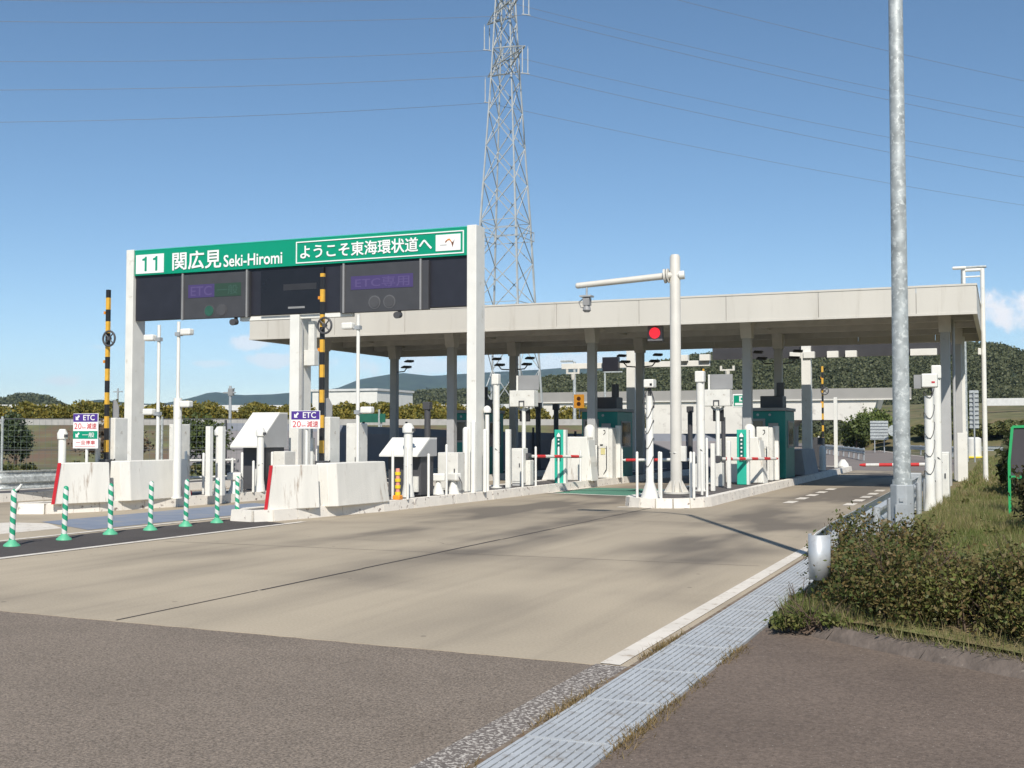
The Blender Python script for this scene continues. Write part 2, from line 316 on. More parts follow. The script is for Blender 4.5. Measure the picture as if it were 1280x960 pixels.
# joints in the concrete, laid as thin sealed strips
jt = MB()
px = -6.93
for i in range(22):
    y0, y1 = 8.1 + i * 2.1, 8.1 + (i + 1) * 2.1
    w = .012 + .01 * random.random(); xx = -6.95 + .012 * math.sin(i * 1.7)
    jt.quad((xx - w, y0, .003), (xx + w, y0, .003), (xx + w, y1 - .03, .003), (xx - w, y1 - .03, .003))
for yy in (14.3, 20.9, 28.2, 35, 44):
    jt.quad((-11.4, yy, .0035), (-7.05, yy + .02, .0035), (-7.05, yy + .032, .0035), (-11.4, yy + .012, .0035)); jt.quad((-6.85, yy, .0035), (-2.7, yy + .02, .0035), (-2.7, yy + .032, .0035), (-6.85, yy + .012, .0035))
for x0, y0, dx, dy in ((-9.6, 15.6, .9, .1), (-9.0, 21.5, .9, -.1), (-5.6, 18.3, 1, .05)):
    p = Vector((x0, y0, .003)); a = math.atan2(dy, dx)
    for k in range(26):
        a += random.uniform(-.45, .45) - (a - math.atan2(dy, dx)) * .3; q = p + Vector((math.cos(a), math.sin(a), 0)) * .11; n_ = Vector((-math.sin(a), math.cos(a), 0)) * random.uniform(.0015, .004)
        jt.quad(p - n_, q - n_, q + n_, p + n_); p = q
tag(jt.build('road_joint', mat('joint_sealant', (.06, .05, .045), .8)), kind='structure')
tag(MB().quad((-13.75, 8.8, .004), (-11.7, 8.6, .004), (-11.75, 18.0, .004), (-13.2, 18.6, .004)).build('hatched_strip', ASPHD), kind='structure')
ln = MB()
ln.quad((-11.86, 8.4, .008), (-11.71, 8.4, .008), (-11.55, 18.4, .008), (-11.68, 18.4, .008))
ln.quad((-13.75, 9.0, .008), (-13.61, 9.0, .008), (-13.5, 19.6, .008), (-13.63, 19.6, .008))
ln.quad((-2.575, 7.84, .006), (-2.425, 7.82, .006), (-2.425, 22, .006), (-2.575, 22, .006))
for y0 in (27.2, 28.9, 30.6, 32.3, 34.2): ln.quad((-3.3, y0, .006), (-3.06, y0, .006), (-3.06, y0 + .9, .006), (-3.3, y0 + .9, .006))
for y0 in (27.6, 29.3, 31, 32.7, 34.6): ln.quad((-4.68, y0, .006), (-4.44, y0, .006), (-4.44, y0 + .9, .006), (-4.68, y0 + .9, .006))
ln.quad((-7.7, 24.6, .006), (-6.2, 24.9, .006), (-6.25, 25.1, .006), (-7.7, 24.85, .006))
for x0, y0, y1 in ((-11.25, 29.8, 33.4), (-8.0, 29.0, 33.0)): ln.quad((x0 - .08, y0, .012), (x0 + .08, y0, .012), (x0 + .08, y1, .012), (x0 - .08, y1, .012))
ln.quad((-11.2, 29.7, .012), (-8.1, 28.8, .012), (-8.1, 29.0, .012), (-11.2, 29.95, .012))
tag(ln.build('lane_line', LINE), kind='structure')
tag(MB().quad((-2.62, -2, .002), (-2.36, -2, .002), (-2.36, 7.8, .002), (-2.6, 7.82, .002)).build('worn_edge_line', LINEWORN), kind='structure')
tag(MB().quad((-11.1, 30.0, .007), (-8.1, 29.1, .007), (-8.1, 33, .007), (-11.1, 33.4, .007)).build('green_lane_patch', GREENP), kind='structure')
tag(MB().quad((-15.95, 16.6, .005), (-13.9, 15.5, .005), (-13.75, 22, .005), (-15.85, 23, .005)).build('blue_lane_patch', BLUEP), kind='structure')
tag(MB().prism([(-16.9, 15.0), (-14.6, 14.2), (-14.55, 15.6), (-15.5, 16.3), (-16.3, 16.25)], .002, .009).build('white_lane_arrow', LINE), kind='structure')
# brown mortar strip beside the drain, driveway on the right
tag(MB().box(-2.36, -2.31, -2, 22, -.1, .004).build('mortar_strip', mat('strip_concrete', (.22, .18, .14), .9, var=.25, scale=5, col2=(.15, .10, .06), f2=.5, w2=.1, scale2=9)), kind='structure')
tag(MB().prism([(-1.79, -6), (12, -6), (12, 5.5), (2.2, 7.55), (.25, 8.3), (-1.2, 9.35), (-1.79, 9.75)], -.2, .012).build('driveway', ASPHR), kind='structure')
# verge right of the road: gently rolling strip of earth and grass
gx = np.concatenate([np.linspace(-1.8, 3, 25), np.linspace(3.5, 30, 14)]); gy = np.concatenate([np.linspace(7.6, 40, 60), np.linspace(42, 110, 30)])
GX, GY = np.meshgrid(gx, gy)
def verge_h(x, y): return .06 + .10 * np.clip((x + 1.7) / .6, 0, 1) + .05 * np.sin(x * 1.3 + y * .4) * np.clip((x + 1.2) / 2, 0, 1) + np.clip((x - 3) / 10, 0, 1) * .9 + .015 * np.sin(y * 2.1 + x * 3)
GZ = verge_h(GX, GY); front = 8.3 - .75 * GX * .5; front = np.where(GX < .25, 8.3 + (0.25 - GX) * .72, 8.3 - (GX - .25) * .38)
GYc = np.maximum(GY, front + .12)
V = np.stack([GX, GYc, verge_h(GX, GYc)], -1).reshape(-1, 3); ni, nj = GX.shape
idx = np.arange(ni * nj).reshape(ni, nj); F = np.stack([idx[:-1, :-1], idx[:-1, 1:], idx[1:, 1:], idx[1:, :-1]], -1).reshape(-1, 4)
tag(npmesh('grass_verge', V, F, EARTH, smooth=True), kind='structure')
kb = MB(); kp = [(-1.76, 10.4), (-1.66, 9.85), (-1.2, 9.4), (-.5, 8.85), (.25, 8.32), (1.0, 7.98), (2.2, 7.55), (4, 6.9)]
for i in range(len(kp) - 1):
    (x0, y0), (x1, y1) = kp[i], kp[i + 1]; n = Vector((y0 - y1, x1 - x0)).normalized()
    for k, (o0, z0, o1, z1) in enumerate(((-.1, .01, .0, .10), (.0, .10, .1, .115), (.1, .115, .45, .125))):
        kb.quad((x0 + n.x * o0, y0 + n.y * o0, z0), (x1 + n.x * o0, y1 + n.y * o0, z0), (x1 + n.x * o1, y1 + n.y * o1, z1), (x0 + n.x * o1, y0 + n.y * o1, z1))
tag(kb.build('planting_kerb', MORTAR), kind='structure')

# drain: ribbed steel covers laid end to end
def drain_mb():
    m = MB(); L = .96
    m.box(0, .02, 0, L, -.05, 0); m.box(.48, .5, 0, L, -.05, 0)
    for k in range(10): m.box(.028 + k * .0455, .028 + k * .0455 + .034, .012, L - .012, -.04, .0)
    m.box(.02, .48, 0, .012, -.05, .001); m.box(.02, .48, L - .012, L, -.05, .001)
    for k in range(1, 6): m.box(.022, .478, k * L / 6 - .01, k * L / 6 + .01, -.05, -.006)
    m.quad((.02, .012, -.03), (.48, .012, -.03), (.48, L - .012, -.03), (.02, L - .012, -.03))
    return m
DRAINM = mat('drain_steel', (.50, .52, .53), .55, metal=.2, var=.14, scale=2.2, col2=(.30, .27, .23), f2=.62, w2=.12, scale2=5)
d0 = None
for i in range(20):
    y = -1.0 + i * .97; lab = f'ribbed steel drain cover beside the white edge line, {ORD[i - 5]} one from the camera' if 5 <= i < 17 else f'ribbed steel drain cover in the row along the road edge, number {i + 1} of the strip'
    lab = 'ribbed steel drain cover in the row beside the white edge line'
    if d0 is None: d0 = drain_mb().build('drain_cover', DRAINM, loc=(-2.31, y, .014)); tag(d0, lab, 'drain cover', 'drain covers along the road edge')
    else: copy_tree(d0, (-2.31, y, .014 + .002 * random.random()), lab)
tag(MB().box(-2.31, -1.79, -1.1, 18.6, -.2, -.06).build('drain_channel', BLACK), kind='structure')

# ------------------------------------------------------------------ toll islands
def island(name, right, left, poly_nose):
    # outline: nose points, then right edge away from camera, then back along the left edge
    out = poly_nose + right + left[::-1]
    o = MB().prism([(p[0], p[1]) for p in out], -.1, .19).build(name, ISLTOP); tag(o, kind='structure')
    k = MB(); n = len(out)
    def seg(p, q):
        d = Vector((q[0] - p[0], q[1] - p[1])); L = d.length
        if L < .05: return
        d /= L; nn = Vector((-d.y, d.x)); m = max(1, round(L / .6)); 
        for i in range(m):
            a, b = i * L / m + .004, (i + 1) * L / m - .004; j = random.uniform(-.006, .006)
            P = [Vector(p) + d * a - nn * (.065 + j), Vector(p) + d * b - nn * (.065 + j), Vector(p) + d * b + nn * .16, Vector(p) + d * a + nn * .16]
            T = [Vector(p) + d * a - nn * (j + .035), Vector(p) + d * b - nn * (j + .035), Vector(p) + d * b + nn * .15, Vector(p) + d * a + nn * .15]
            k.hexa([(v.x, v.y, -.05) for v in P] + [(v.x, v.y, .205 + j * .5) for v in T])
    for i in range(n): seg(out[i], out[(i + 1) % n])
    k.build('kerb', KERB, o)
    return o
def nose(x0, x1, y, r):   # rounded end facing the camera, counter-clockwise from the left
    c = (x0 + x1) / 2; h = (x1 - x0) / 2
    return [(c - h * math.cos(a), y + r - r * math.sin(a)) for a in np.linspace(0, math.pi, 9)]
island('traffic_island', [(-6.0, 30), (-6.05, 53)], [(-7.75, 53)], nose(-7.75, -5.95, 24.7, 1.1))
island('traffic_island', [(-11.72, 21.5), (-11.45, 26.5), (-11.3, 38), (-11.25, 53)], [(-12.8, 26), (-12.7, 53)][::1], [(-13.05, 18.6), (-12.95, 18.15), (-12.45, 18.05), (-12.25, 18.35)])
island('traffic_island', [(-16.62, 21.5), (-16.3, 26.5), (-16.1, 38), (-16.1, 53)], [(-17.7, 26), (-17.6, 53)], [(-18.15, 18.3), (-17.95, 18.1), (-17.5, 18.3), (-17.05, 19.3)])
island('traffic_island', [(-21.2, 26.5), (-21.1, 53)], [(-22.6, 26), (-22.5, 53)], [(-22.9, 19), (-22.5, 18.7), (-21.9, 18.8), (-21.5, 20.5)])

# protective concrete blocks at the island noses
def blocks(dx, dy, where):
    t = thing('concrete_barrier', (-12.5 + dx, 19 + dy, .2), f'white concrete barrier block with a red painted edge at the nose of the {where} island', 'barrier', 'concrete barrier blocks')
    m = MB(); m.prism([(-.22, -.1), (.12, -.72), (.6, .42), (.22, .42)], -.01, .8, [(-.14, -.05), (.13, -.57), (.54, .44), (.28, .44)]); m.build('block', CONC_B, t, bevel=.015)
    s = MB(); a0, a1 = Vector((.128, -.728, -.005)), Vector((.152, -.667, -.005)); b0, b1 = Vector((.138, -.578, .805)), Vector((.162, -.516, .805)); ofs = Vector((.012, -.006, 0))
    s.hexa([a0, a0 + ofs, a1 + ofs, a1, b0, b0 + ofs, b1 + ofs, b1]); s.build('red_stripe', RED, t)
    t2 = thing('concrete_barrier', (-12.3 + dx, 20.75 + dy, .2), f'white concrete barrier block without a stripe, second one on the {where} island', 'barrier', 'concrete barrier blocks')
    m = MB(); m.prism([(.08, -1.02), (.40, -1.02), (.52, -.85), (.66, .95), (.2, .95)], -.01, .82, [(.1, -1.0), (.35, -1.0), (.46, -.84), (.57, .9), (.26, .9)]); m.build('block', CONC_B, t2, bevel=.015)
    return t, t2
blocks(0, 0, 'middle'); blocks(-4.95, 0, 'left')

# ------------------------------------------------------------------ text helper
def text_mesh(name, s, x0, x1, z0, z1, y, m, parent, bold=.0, shear=0.):
    cu = bpy.data.curves.new('tmp', 'FONT'); cu.body = s; cu.size = 1; cu.extrude = 0; cu.shear = shear; cu.resolution_u = 3
    ob = bpy.data.objects.new('tmp', cu); COL.objects.link(ob)
    dg = bpy.context.evaluated_depsgraph_get(); dg.update()
    me = bpy.data.meshes.new_from_object(ob.evaluated_get(dg)); bpy.data.objects.remove(ob); bpy.data.curves.remove(cu)
    co = np.array([v.co[:] for v in me.vertices]); mn, mx = co.min(0), co.max(0)
    sx = (x1 - x0) / (mx[0] - mn[0]); sz = (z1 - z0) / (mx[1] - mn[1])
    for v in me.vertices: v.co = (x0 + (v.co.x - mn[0]) * sx, y, z0 + (v.co.y - mn[1]) * sz)
    if bold:                                # heavier strokes: the outline laid down five times, a hair apart
        vs = [v.co.copy() for v in me.vertices]; fs = [tuple(p.vertices) for p in me.polygons]; b = bold * .55 * sx; bz = bold * .55 * sz; mb = MB()
        for k, (dx, dz) in enumerate(((0, 0), (-b, -bz), (b, -bz), (b, bz), (-b, bz))): mb.add([(v.x + dx, v.y - k * .0004, v.z + dz) for v in vs], fs)
        bpy.data.meshes.remove(me); return mb.build(name, m, parent)
    me.materials.clear(); me.materials.append(m); me.name = name
    o = bpy.data.objects.new(name, me); COL.objects.link(o); o.parent = parent
    return o

# ------------------------------------------------------------------ sign gantry over the lanes
G = thing('sign_gantry', (-17, 26.3, 0), 'white portal sign gantry with a long green name board above dark lane displays', 'gantry')
gX, gY = -17, 26.3
def gx_(x): return x - gX
def hcol(x0, x1, y0, y1, z0, z1):
    m = MB(); m.box(x0, x1, y0, y1, z0, z1); return m
for x0, x1, zt in ((-22.31, -22.06, 6.66), (-11.97, -11.72, 6.66), (-17.0, -16.72, 4.66)):
    c = hcol(gx_(x0), gx_(x1), -.1, .42 if zt > 5 else .5, .19, zt).build('column', WHITE, G, bevel=.012)
    MB().box(gx_(x0) - .06, gx_(x1) + .06, -.16, .5 if zt > 5 else .58, .19, .215).build('base_plate', GALVD, c)
    if zt < 5:
        # bracket boxes and beam under the boards on top of the middle column
        MB().box(gx_(-18.6), gx_(-15.2), -.02, .12, 4.56, 4.66).build('bracket_beam', WHITE, c, bevel=.008)
        MB().box(.3, .62, .1, .32, 3.35, 3.75).box(.42, .6, .12, .26, 3.75, 4.5).build('junction_box', WHITE2, c, bevel=.01)
        MB().tube([(.29, .0, 4.5), (.34, -.02, 4.4), (.34, -.02, .3)], .018, 8).build('conduit', MIDMETAL, c, smooth=True)
gp = MB().box(gx_(-22.05), gx_(-11.98), -.07, .2, 5.93, 6.64).build('name_board', GREENS, G, bevel=.008)
MB().box(gx_(-22.05), gx_(-11.98), -.078, -.0705, 6.615, 6.64).build('board_trim', MINT, gp)
MB().box(gx_(-21.99), gx_(-21.05), -.082, -.071, 5.98, 6.5).build('number_plate', SWHITE, gp)
YT = -.086
for q in (-21.66, -21.3): x = gx_(q); MB().yprism([(x - .03, 6.04), (x + .04, 6.04), (x + .04, 6.44), (x - .01, 6.44), (x - .045, 6.4), (x - .11, 6.385), (x - .11, 6.335), (x - .03, 6.335)], YT, YT + .003).build('lettering', GREENS, gp)
text_mesh('lettering', '関広見', gx_(-20.75), gx_(-19.17), 6.02, 6.5, YT, SWHITE, gp, bold=.03)
text_mesh('lettering', 'Seki-Hiromi', gx_(-19.08), gx_(-17.26), 6.02, 6.33, YT, SWHITE, gp, bold=.025)
fm = MB(); a, b, c_, d_ = gx_(-16.84), gx_(-12.06), 5.985, 6.55; w = .028
fm.box(a, b, YT, -.0712, c_, c_ + w).box(a, b, YT, -.0712, d_ - w, d_).box(a, a + w, YT, -.0712, c_ + w, d_ - w).box(b - w, b, YT, -.0712, c_ + w, d_ - w); fm.build('border', SWHITE, gp)
text_mesh('lettering', 'ようこそ東海環状道へ', gx_(-16.7), gx_(-12.93), 6.1, 6.45, YT, SWHITE, gp, bold=.028)
MB().box(gx_(-12.82), gx_(-12.15), -.084, -.071, 6.07, 6.47).build('logo_plate', SWHITE, gp)
BR = mat('logo_brown', (.14, .06, .035), .4); OR2 = mat('logo_orange', (.62, .22, .04), .4)
lm = MB(); pts = [(-.09, 6.29), (-.02, 6.345), (.03, 6.35), (.075, 6.29), (.105, 6.19)]; x0 = gx_(-12.47)
for i in range(len(pts) - 1):
    (xa, za), (xb, zb) = pts[i], pts[i + 1]; lm.hexa([(x0 + xa, -.088, za - .028), (x0 + xb, -.088, zb - .028), (x0 + xb, -.0845, zb - .028), (x0 + xa, -.0845, za - .028), (x0 + xa, -.088, za + .012), (x0 + xb, -.088, zb + .012), (x0 + xb, -.0845, zb + .012), (x0 + xa, -.0845, za + .012)])
lm.build('logo_ribbon', OR2, gp)
lm = MB(); lm.yprism([(x0 + .075, 6.29), (x0 + .11, 6.15), (x0 + .165, 6.34), (x0 + .12, 6.27)], -.0895, -.0885); lm.yprism([(x0 - .1, 6.27), (x0 - .055, 6.28), (x0 - .03, 6.33), (x0 - .07, 6.31)], -.0895, -.0885); lm.build('logo_ribbon', BR, gp)
MB().box(gx_(-12.7), gx_(-12.52), -.087, -.0845, 6.2, 6.225).build('logo_caption', mat('logo_caption_grey', (.45, .45, .45), .5), gp)
MB().box(gx_(-22.05), gx_(-11.98), .0, .22, 4.7, 5.928).build('backing_board', DARKB, G, bevel=.006)
def display(x0, x1, z0, z1, m, y0=-.12):
    return MB().box(gx_(x0), gx_(x1), y0, -.002, z0, z1).build('lane_display', m, G, bevel=.012)
def louvre(x, p): MB().box(gx_(x) - .02, gx_(x) + .02, -.165, -.122, 4.64, 5.9).build('display_hinge', MIDMETAL, p)
dA = display(-20.45, -18.25, 4.66, 5.86, DARKG)
MB().box(gx_(-20.19), gx_(-19.34), -.128, -.1205, 5.23, 5.58).build('purple_screen', LEDP, dA); text_mesh('lettering', 'ETC', gx_(-20.1), gx_(-19.43), 5.28, 5.53, -.132, LEDPT, dA, bold=.02)
MB().box(gx_(-19.34), gx_(-18.5), -.128, -.1205, 5.23, 5.58).build('green_screen', LEDG, dA); text_mesh('lettering', '一般', gx_(-19.25), gx_(-18.6), 5.28, 5.53, -.132, LEDGT, dA, bold=.01)
for x, m in ((-19.5, mat('green_lens', (.03, .10, .07), .25)), (-19.1, DARKMETAL)):
    MB().tube([(gx_(x), -.121, 4.86), (gx_(x), -.14, 4.86)], .14, 20).build('signal_lens', m, dA, smooth=True); MB().tube([(gx_(x), -.12, 4.86), (gx_(x), -.128, 4.86)], .17, 20).build('lens_hood', DARKMETAL, dA)
louvre(-20.36, dA); louvre(-18.3, dA)
dB = display(-17.9, -16.0, 4.68, 5.86, DARKM, -.1)
MB().box(gx_(-17.2), gx_(-16.2), -.106, -.1005, 5.3, 5.46).build('blank_screen', mat('blank_screen_grey', (.03, .03, .034), .4), dB); MB().box(gx_(-17.05), gx_(-16.55), -.108, -.1005, 4.82, 4.87).build('label_strip', MIDMETAL, dB)
dC = display(-15.5, -13.0, 4.64, 5.86, DARKG)
MB().box(gx_(-15.18), gx_(-13.42), -.128, -.1205, 5.22, 5.56).build('purple_screen', LEDP, dC); text_mesh('lettering', 'ETC専用', gx_(-15.05), gx_(-13.52), 5.26, 5.52, -.132, LEDPT, dC, bold=.012)
for x in (-14.5, -14.08): MB().tube([(gx_(x), -.121, 4.88), (gx_(x), -.14, 4.88)], .14, 20).build('signal_lens', DARKMETAL, dC, smooth=True); MB().tube([(gx_(x), -.12, 4.88), (gx_(x), -.128, 4.88)], .17, 20).build('lens_hood', mat('lens_rim', (.11, .11, .115), .4), dC)
louvre(-15.38, dC); louvre(-13.2, dC)
for x in (-18.72, -13.85):
    s = MB().tube([(gx_(x), -.02, 4.55), (gx_(x) + .02, -.22, 4.52)], .085, 14).box(gx_(x) - .03, gx_(x) + .03, -.06, .02, 4.55, 4.7); s.build('lane_sensor', DARKMETAL, G, smooth=True)
MB().box(.9, 9.9, -.06, .2, 6.64, 6.66).build('top_flashing', GALVD, G) if False else None

# ------------------------------------------------------------------ toll canopy
CX0, CX1, CY0, CY1, CZ0, CZ1 = -22.96, -.56, 33.0, 42.75, 4.69, 5.49
CP = thing('toll_canopy', (-11.76, 37.8, 0), 'long flat toll plaza canopy with cream fascia and dark soffit over the booths', 'canopy')
ox, oy = 11.76, -37.8
def cb(m, x0, x1, y0, y1, z0, z1): return m.box(x0 + ox, x1 + ox, y0 + oy, y1 + oy, z0, z1)
f = MB(); xs = [CX0] + [CX1 - 1.49 - 2.525 * k for k in range(8, -1, -1)] + [CX1]
for i in range(len(xs) - 1):
    cb(f, xs[i] + (.006 if i else 0), xs[i + 1] - .006, CY0, CY0 + .08, CZ0 + .06, CZ1 - .05); cb(f, xs[i] + (.006 if i else 0), xs[i + 1] - .006, CY1 - .08, CY1, CZ0 + .06, CZ1 - .05)
for k in range(4):
    y0, y1 = CY0 + .08 + k * 2.4, CY0 + .08 + (k + 1) * 2.4 - .012
    cb(f, CX0, CX0 + .08, y0, y1, CZ0 + .06, CZ1 - .05); cb(f, CX1 - .08, CX1, y0, y1, CZ0 + .06, CZ1 - .05)
f.build('fascia', CREAM, CP)
f = MB()
for z0, z1, e in ((CZ1 - .05, CZ1, .015), (CZ0, CZ0 + .06, .012)):
    cb(f, CX0 - e, CX1 + e, CY0 - e, CY0 + .1, z0, z1); cb(f, CX0 - e, CX1 + e, CY1 - .1, CY1 + e, z0, z1); cb(f, CX0 - e, CX0 + .1, CY0 + .1, CY1 - .1, z0, z1); cb(f, CX1 - .1, CX1 + e, CY0 + .1, CY1 - .1, z0, z1)
f.build('fascia_trim', CREAM, CP)
cb(MB(), CX0 + .1, CX1 - .1, CY0 + .1, CY1 - .1, 5.2, 5.3).build('roof_deck', SOFF, CP)
f = MB()
for k in range(34): cb(f, CX0 + .3 + k * .66, CX0 + .3 + k * .66 + .2, CY0 + .1, CY1 - .1, 5.13, 5.199)
f.build('deck_rib', SOFF, CP)
for yy in (34.2, 36.6, 38.9, 41.3):
    cb(MB(), CX0 + .1, CX1 - .1, yy - .06, yy + .06, 4.84, 5.128).build('purlin', SOFFB, CP)
cols_f, cols_r = [-21.7, -16.8, -11.92, -7.03, -1.45], [-21.55, -16.6, -11.78, -6.95, -1.3]
for x, x2 in zip(cols_f, cols_r):
    b = MB(); xm = (x + x2) / 2
    b.hexa([(x + ox - .07, CY0 + .1 + oy, 4.95), (x + ox + .07, CY0 + .1 + oy, 4.95), (x2 + ox + .07, CY1 - .1 + oy, 4.95), (x2 + ox - .07, CY1 - .1 + oy, 4.95), (x + ox - .07, CY0 + .1 + oy, 5.0), (x + ox + .07, CY0 + .1 + oy, 5.0), (x2 + ox + .07, CY1 - .1 + oy, 5.0), (x2 + ox - .07, CY1 - .1 + oy, 5.0)])
    b.build('cross_girder', CREAM, CP)
    for cx, cy in ((x, 35.6), (x2, 40.5)):
        c = MB(); cb(c, cx - .13, cx + .13, cy - .13, cy + .13, .19 if x < -2 else .0, 4.84).build('column', GREYP, CP, bevel=.012)
        h = MB(); h.hexa([(cx + ox - .16, cy + oy - .16, 4.45), (cx + ox + .16, cy + oy - .16, 4.45), (cx + ox + .16, cy + oy + .16, 4.45), (cx + ox - .16, cy + oy + .16, 4.45), (cx + ox - .17, cy + oy - .3, 4.94), (cx + ox + .17, cy + oy - .3, 4.94), (cx + ox + .17, cy + oy + .3, 4.94), (cx + ox - .17, cy + oy + .3, 4.94)]); h.build('column_head', SOFFB, CP)
# downpipe at the right end
p = MB(); p.tube([(-1.24 + ox, 35.8 + oy, 4.82), (-1.24 + ox, 35.8 + oy, .3)], .04, 8); p.build('downpipe', GREYP, CP, smooth=True)
# red lane signal below the front edge
t = thing('lane_signal', (-9.25, 33.35, 4.25), 'grey lane signal box showing a lit red disc under the front edge of the canopy', 'signal')
MB().box(-.22, .22, -.02, .16, .02, .46).box(-.03, .03, .03, .1, .46, .7).build('housing', mat('signal_grey', (.15, .15, .16), .5), t, bevel=.01)
MB().tube([(0, -.021, .25), (0, -.05, .25)], .16, 24).build('red_lens', REDL, t, smooth=True)

# floodlights clamped to the rear columns in pairs
fl0 = None; where = ['leftmost', 'second from left', 'third from left', 'fourth from left']
for i, (x, y, sides) in enumerate([(-21.55, 40.5, (1,)), (-16.6, 40.5, (-1, 1)), (-11.78, 40.5, (-1, 1)), (-6.95, 40.5, (-1, 1))]):
    for sgn in sides:
        lab = f'dark floodlight pair on a bracket, {"left" if sgn < 0 else "right"} side of the {where[i]} rear canopy column'
        t = thing('floodlight', (x + sgn * .16, y - .05, 3.95), lab, 'floodlight', 'floodlights on canopy columns')
        MB().tube([(0, 0, 0), (sgn * .3, -.02, .02), (sgn * .42, -.03, .16)], .022, 8).build('bracket', DARKMETAL, t, smooth=True)
        for k, (dx, dz, s) in enumerate(((.38, .14, .17), (.5, .36, .15))):
            MB().hexa([(sgn * dx - s, -.14, dz), (sgn * dx + s, -.14, dz - .02), (sgn * dx + s, .12, dz + .02), (sgn * dx - s, .12, dz + .04), (sgn * dx - s, -.14, dz + .05), (sgn * dx + s, -.14, dz + .03), (sgn * dx + s, .12, dz + .1), (sgn * dx - s, .12, dz + .12)]).build('lamp_head', DARKMETAL, t, bevel=.01)

# ------------------------------------------------------------------ island equipment
# lane closing gates standing upright, with their cabinets
def gate(loc, lab, z_top, wz, cabinet_lab):
    t = thing('lane_gate', loc, lab, 'barrier gate', 'upright lane closing gates')
    h = z_top - loc[2]
    MB().box(-.1, .1, -.09, .09, 0, .85).build('gate_housing', DARKMETAL, t, bevel=.01)
    MB().box(-.04, .04, -.035, .035, .75, h).build('gate_arm', STRIPE_Y, t, bevel=.006)
    w = MB(); c = Vector((.1, -.08, wz - loc[2]))
    ring = [c + Vector((.155 * math.cos(a), 0, .155 * math.sin(a))) for a in np.linspace(0, 2 * math.pi, 25)]
    w.tube(ring, .022, 8, caps=False)
    for a in (.8, 2.37): w.tube([c + Vector((.15 * math.cos(a), 0, .15 * math.sin(a))), c - Vector((.15 * math.cos(a), 0, .15 * math.sin(a)))], .014, 6)
    w.tube([c + Vector((0, .04, 0)), c - Vector((0, .03, 0))], .04, 12)
    w.build('wheel', DARKMETAL, t, smooth=True)
    MB().box(-.07, -.035, -.06, .0, h - .52, h - .46).build('arm_clip', ORANGE, t); MB().box(-.07, -.035, -.06, .0, h - 1.55, h - 1.49).build('arm_clip', ORANGE, t)
    MB().box(-.2, -.14, -.1, -.02, .55, 1.3).build('side_plate', YELLOW if False else WHITE2, t)
    if cabinet_lab:
        t2 = thing('control_cabinet', (loc[0] - .05, loc[1] + .34, .2), cabinet_lab, 'cabinet', 'control cabinets')
        MB().box(-.15, .15, -.2, .2, 0, 1.72).build('cabinet_body', WHITE2, t2, bevel=.02)
        MB().box(-.06, .08, -.05, .03, 1.72, 1.74).yprism([(-.06, 1.74), (.1, 1.74), (.1, 1.95), (.02, 2.1), (-.06, 2.1)], -.04, -.02).build('shield_plate', MIDMETAL, t2)
        MB().tube([(.17, -.21, .85), (.05, -.25, .75), (.1, -.22, .6)], .014, 6).build('cable', BLACK, t2, smooth=True)
gate((-12.45, 20.36, .2), 'striped yellow and black upright gate arm with a wheel, middle island', 4.77, 3.72, 'narrow white control cabinet behind the striped gate on the middle island')
gate((-17.4, 19.9, .2), 'striped yellow and black upright gate arm with a wheel, far left against the sky', 4.62, 3.58, 'narrow white control cabinet behind the striped gate on the left island')
gate((-7.0, 51.5, .2), 'distant striped gate arm before the bridge at the rear of the right island', 4.45, 3.4, None)
gate((-12.1, 51.5, .2), 'distant striped gate arm partly hidden behind the right lane sign box', 4.5, 3.4, None)

def etc_sign(loc, both, lab):
    t = thing('lane_sign', loc, lab, 'sign', 'lane instruction signs')
    zt = 2.03 if not both else 2.0; zt -= loc[2]; w = .325
    MB().cyl(0, .03, 0, zt - .1, .03, n=12).build('post', WHITE, t, smooth=True)
    if both: zb = zt - .72
    else: zb = zt - .35
    pl = MB().box(-w, w, -.02, .0, zb, zt).build('sign_plate', SWHITE, t, bevel=.006)
    top = .17
    MB().box(-w + .008, w - .008, -.024, -.0205, zt - top, zt - .008).build('purple_band', PURPLE, pl)
    text_mesh('lettering', 'ETC', -.05, .24, zt - .14, zt - .03, -.028, SWHITE, pl, bold=.02)
    def arrow(zc):
        a = MB(); c, s = -.2, .05
        a.yprism([(c - s, zc - s), (c + s * .55, zc - s), (c + s * .1, zc - s * .45), (c + s * 1.1, zc + s * .55), (c + s * .55, zc + s * 1.1), (c - s * .45, zc + s * .1), (c - s, zc + s * .55)], -.028, -.0245); a.build('arrow', SWHITE, pl)
    arrow(zt - .085)
    RT = mat('sign_red', (.62, .06, .07), .45)
    text_mesh('lettering', '20', -.29, -.1, zt - .32, zt - .2, -.024, RT, pl, bold=.0)
    text_mesh('lettering', 'km', -.08, .01, zt - .31, zt - .26, -.024, RT, pl)
    text_mesh('lettering', '減速', .04, .29, zt - .32, zt - .2, -.024, RT, pl, bold=.012)
    if both:
        MB().box(-w + .008, w - .008, -.024, -.0205, zt - .52, zt - .36).build('green_band', GREENS, pl)
        arrow(zt - .44); text_mesh('lettering', '一般', -.07, .24, zt - .49, zt - .39, -.028, SWHITE, pl, bold=.01)
        text_mesh('lettering', '一旦停車', -.24, .26, zt - .64, zt - .555, -.024, RT, pl, bold=.012)
        MB().box(-.26, .26, -.0225, -.0205, zt - .69, zt - .675).build('small_print', mat('small_print_red', (.6, .3, .3), .5), pl)
etc_sign((-12.5, 19.86, .2), False, 'small purple and white ETC 20 km slow down sign above the middle island barrier')
etc_sign((-17.45, 19.35, .2), True, 'tall ETC and general lane sign with purple, green and white bands, left island')

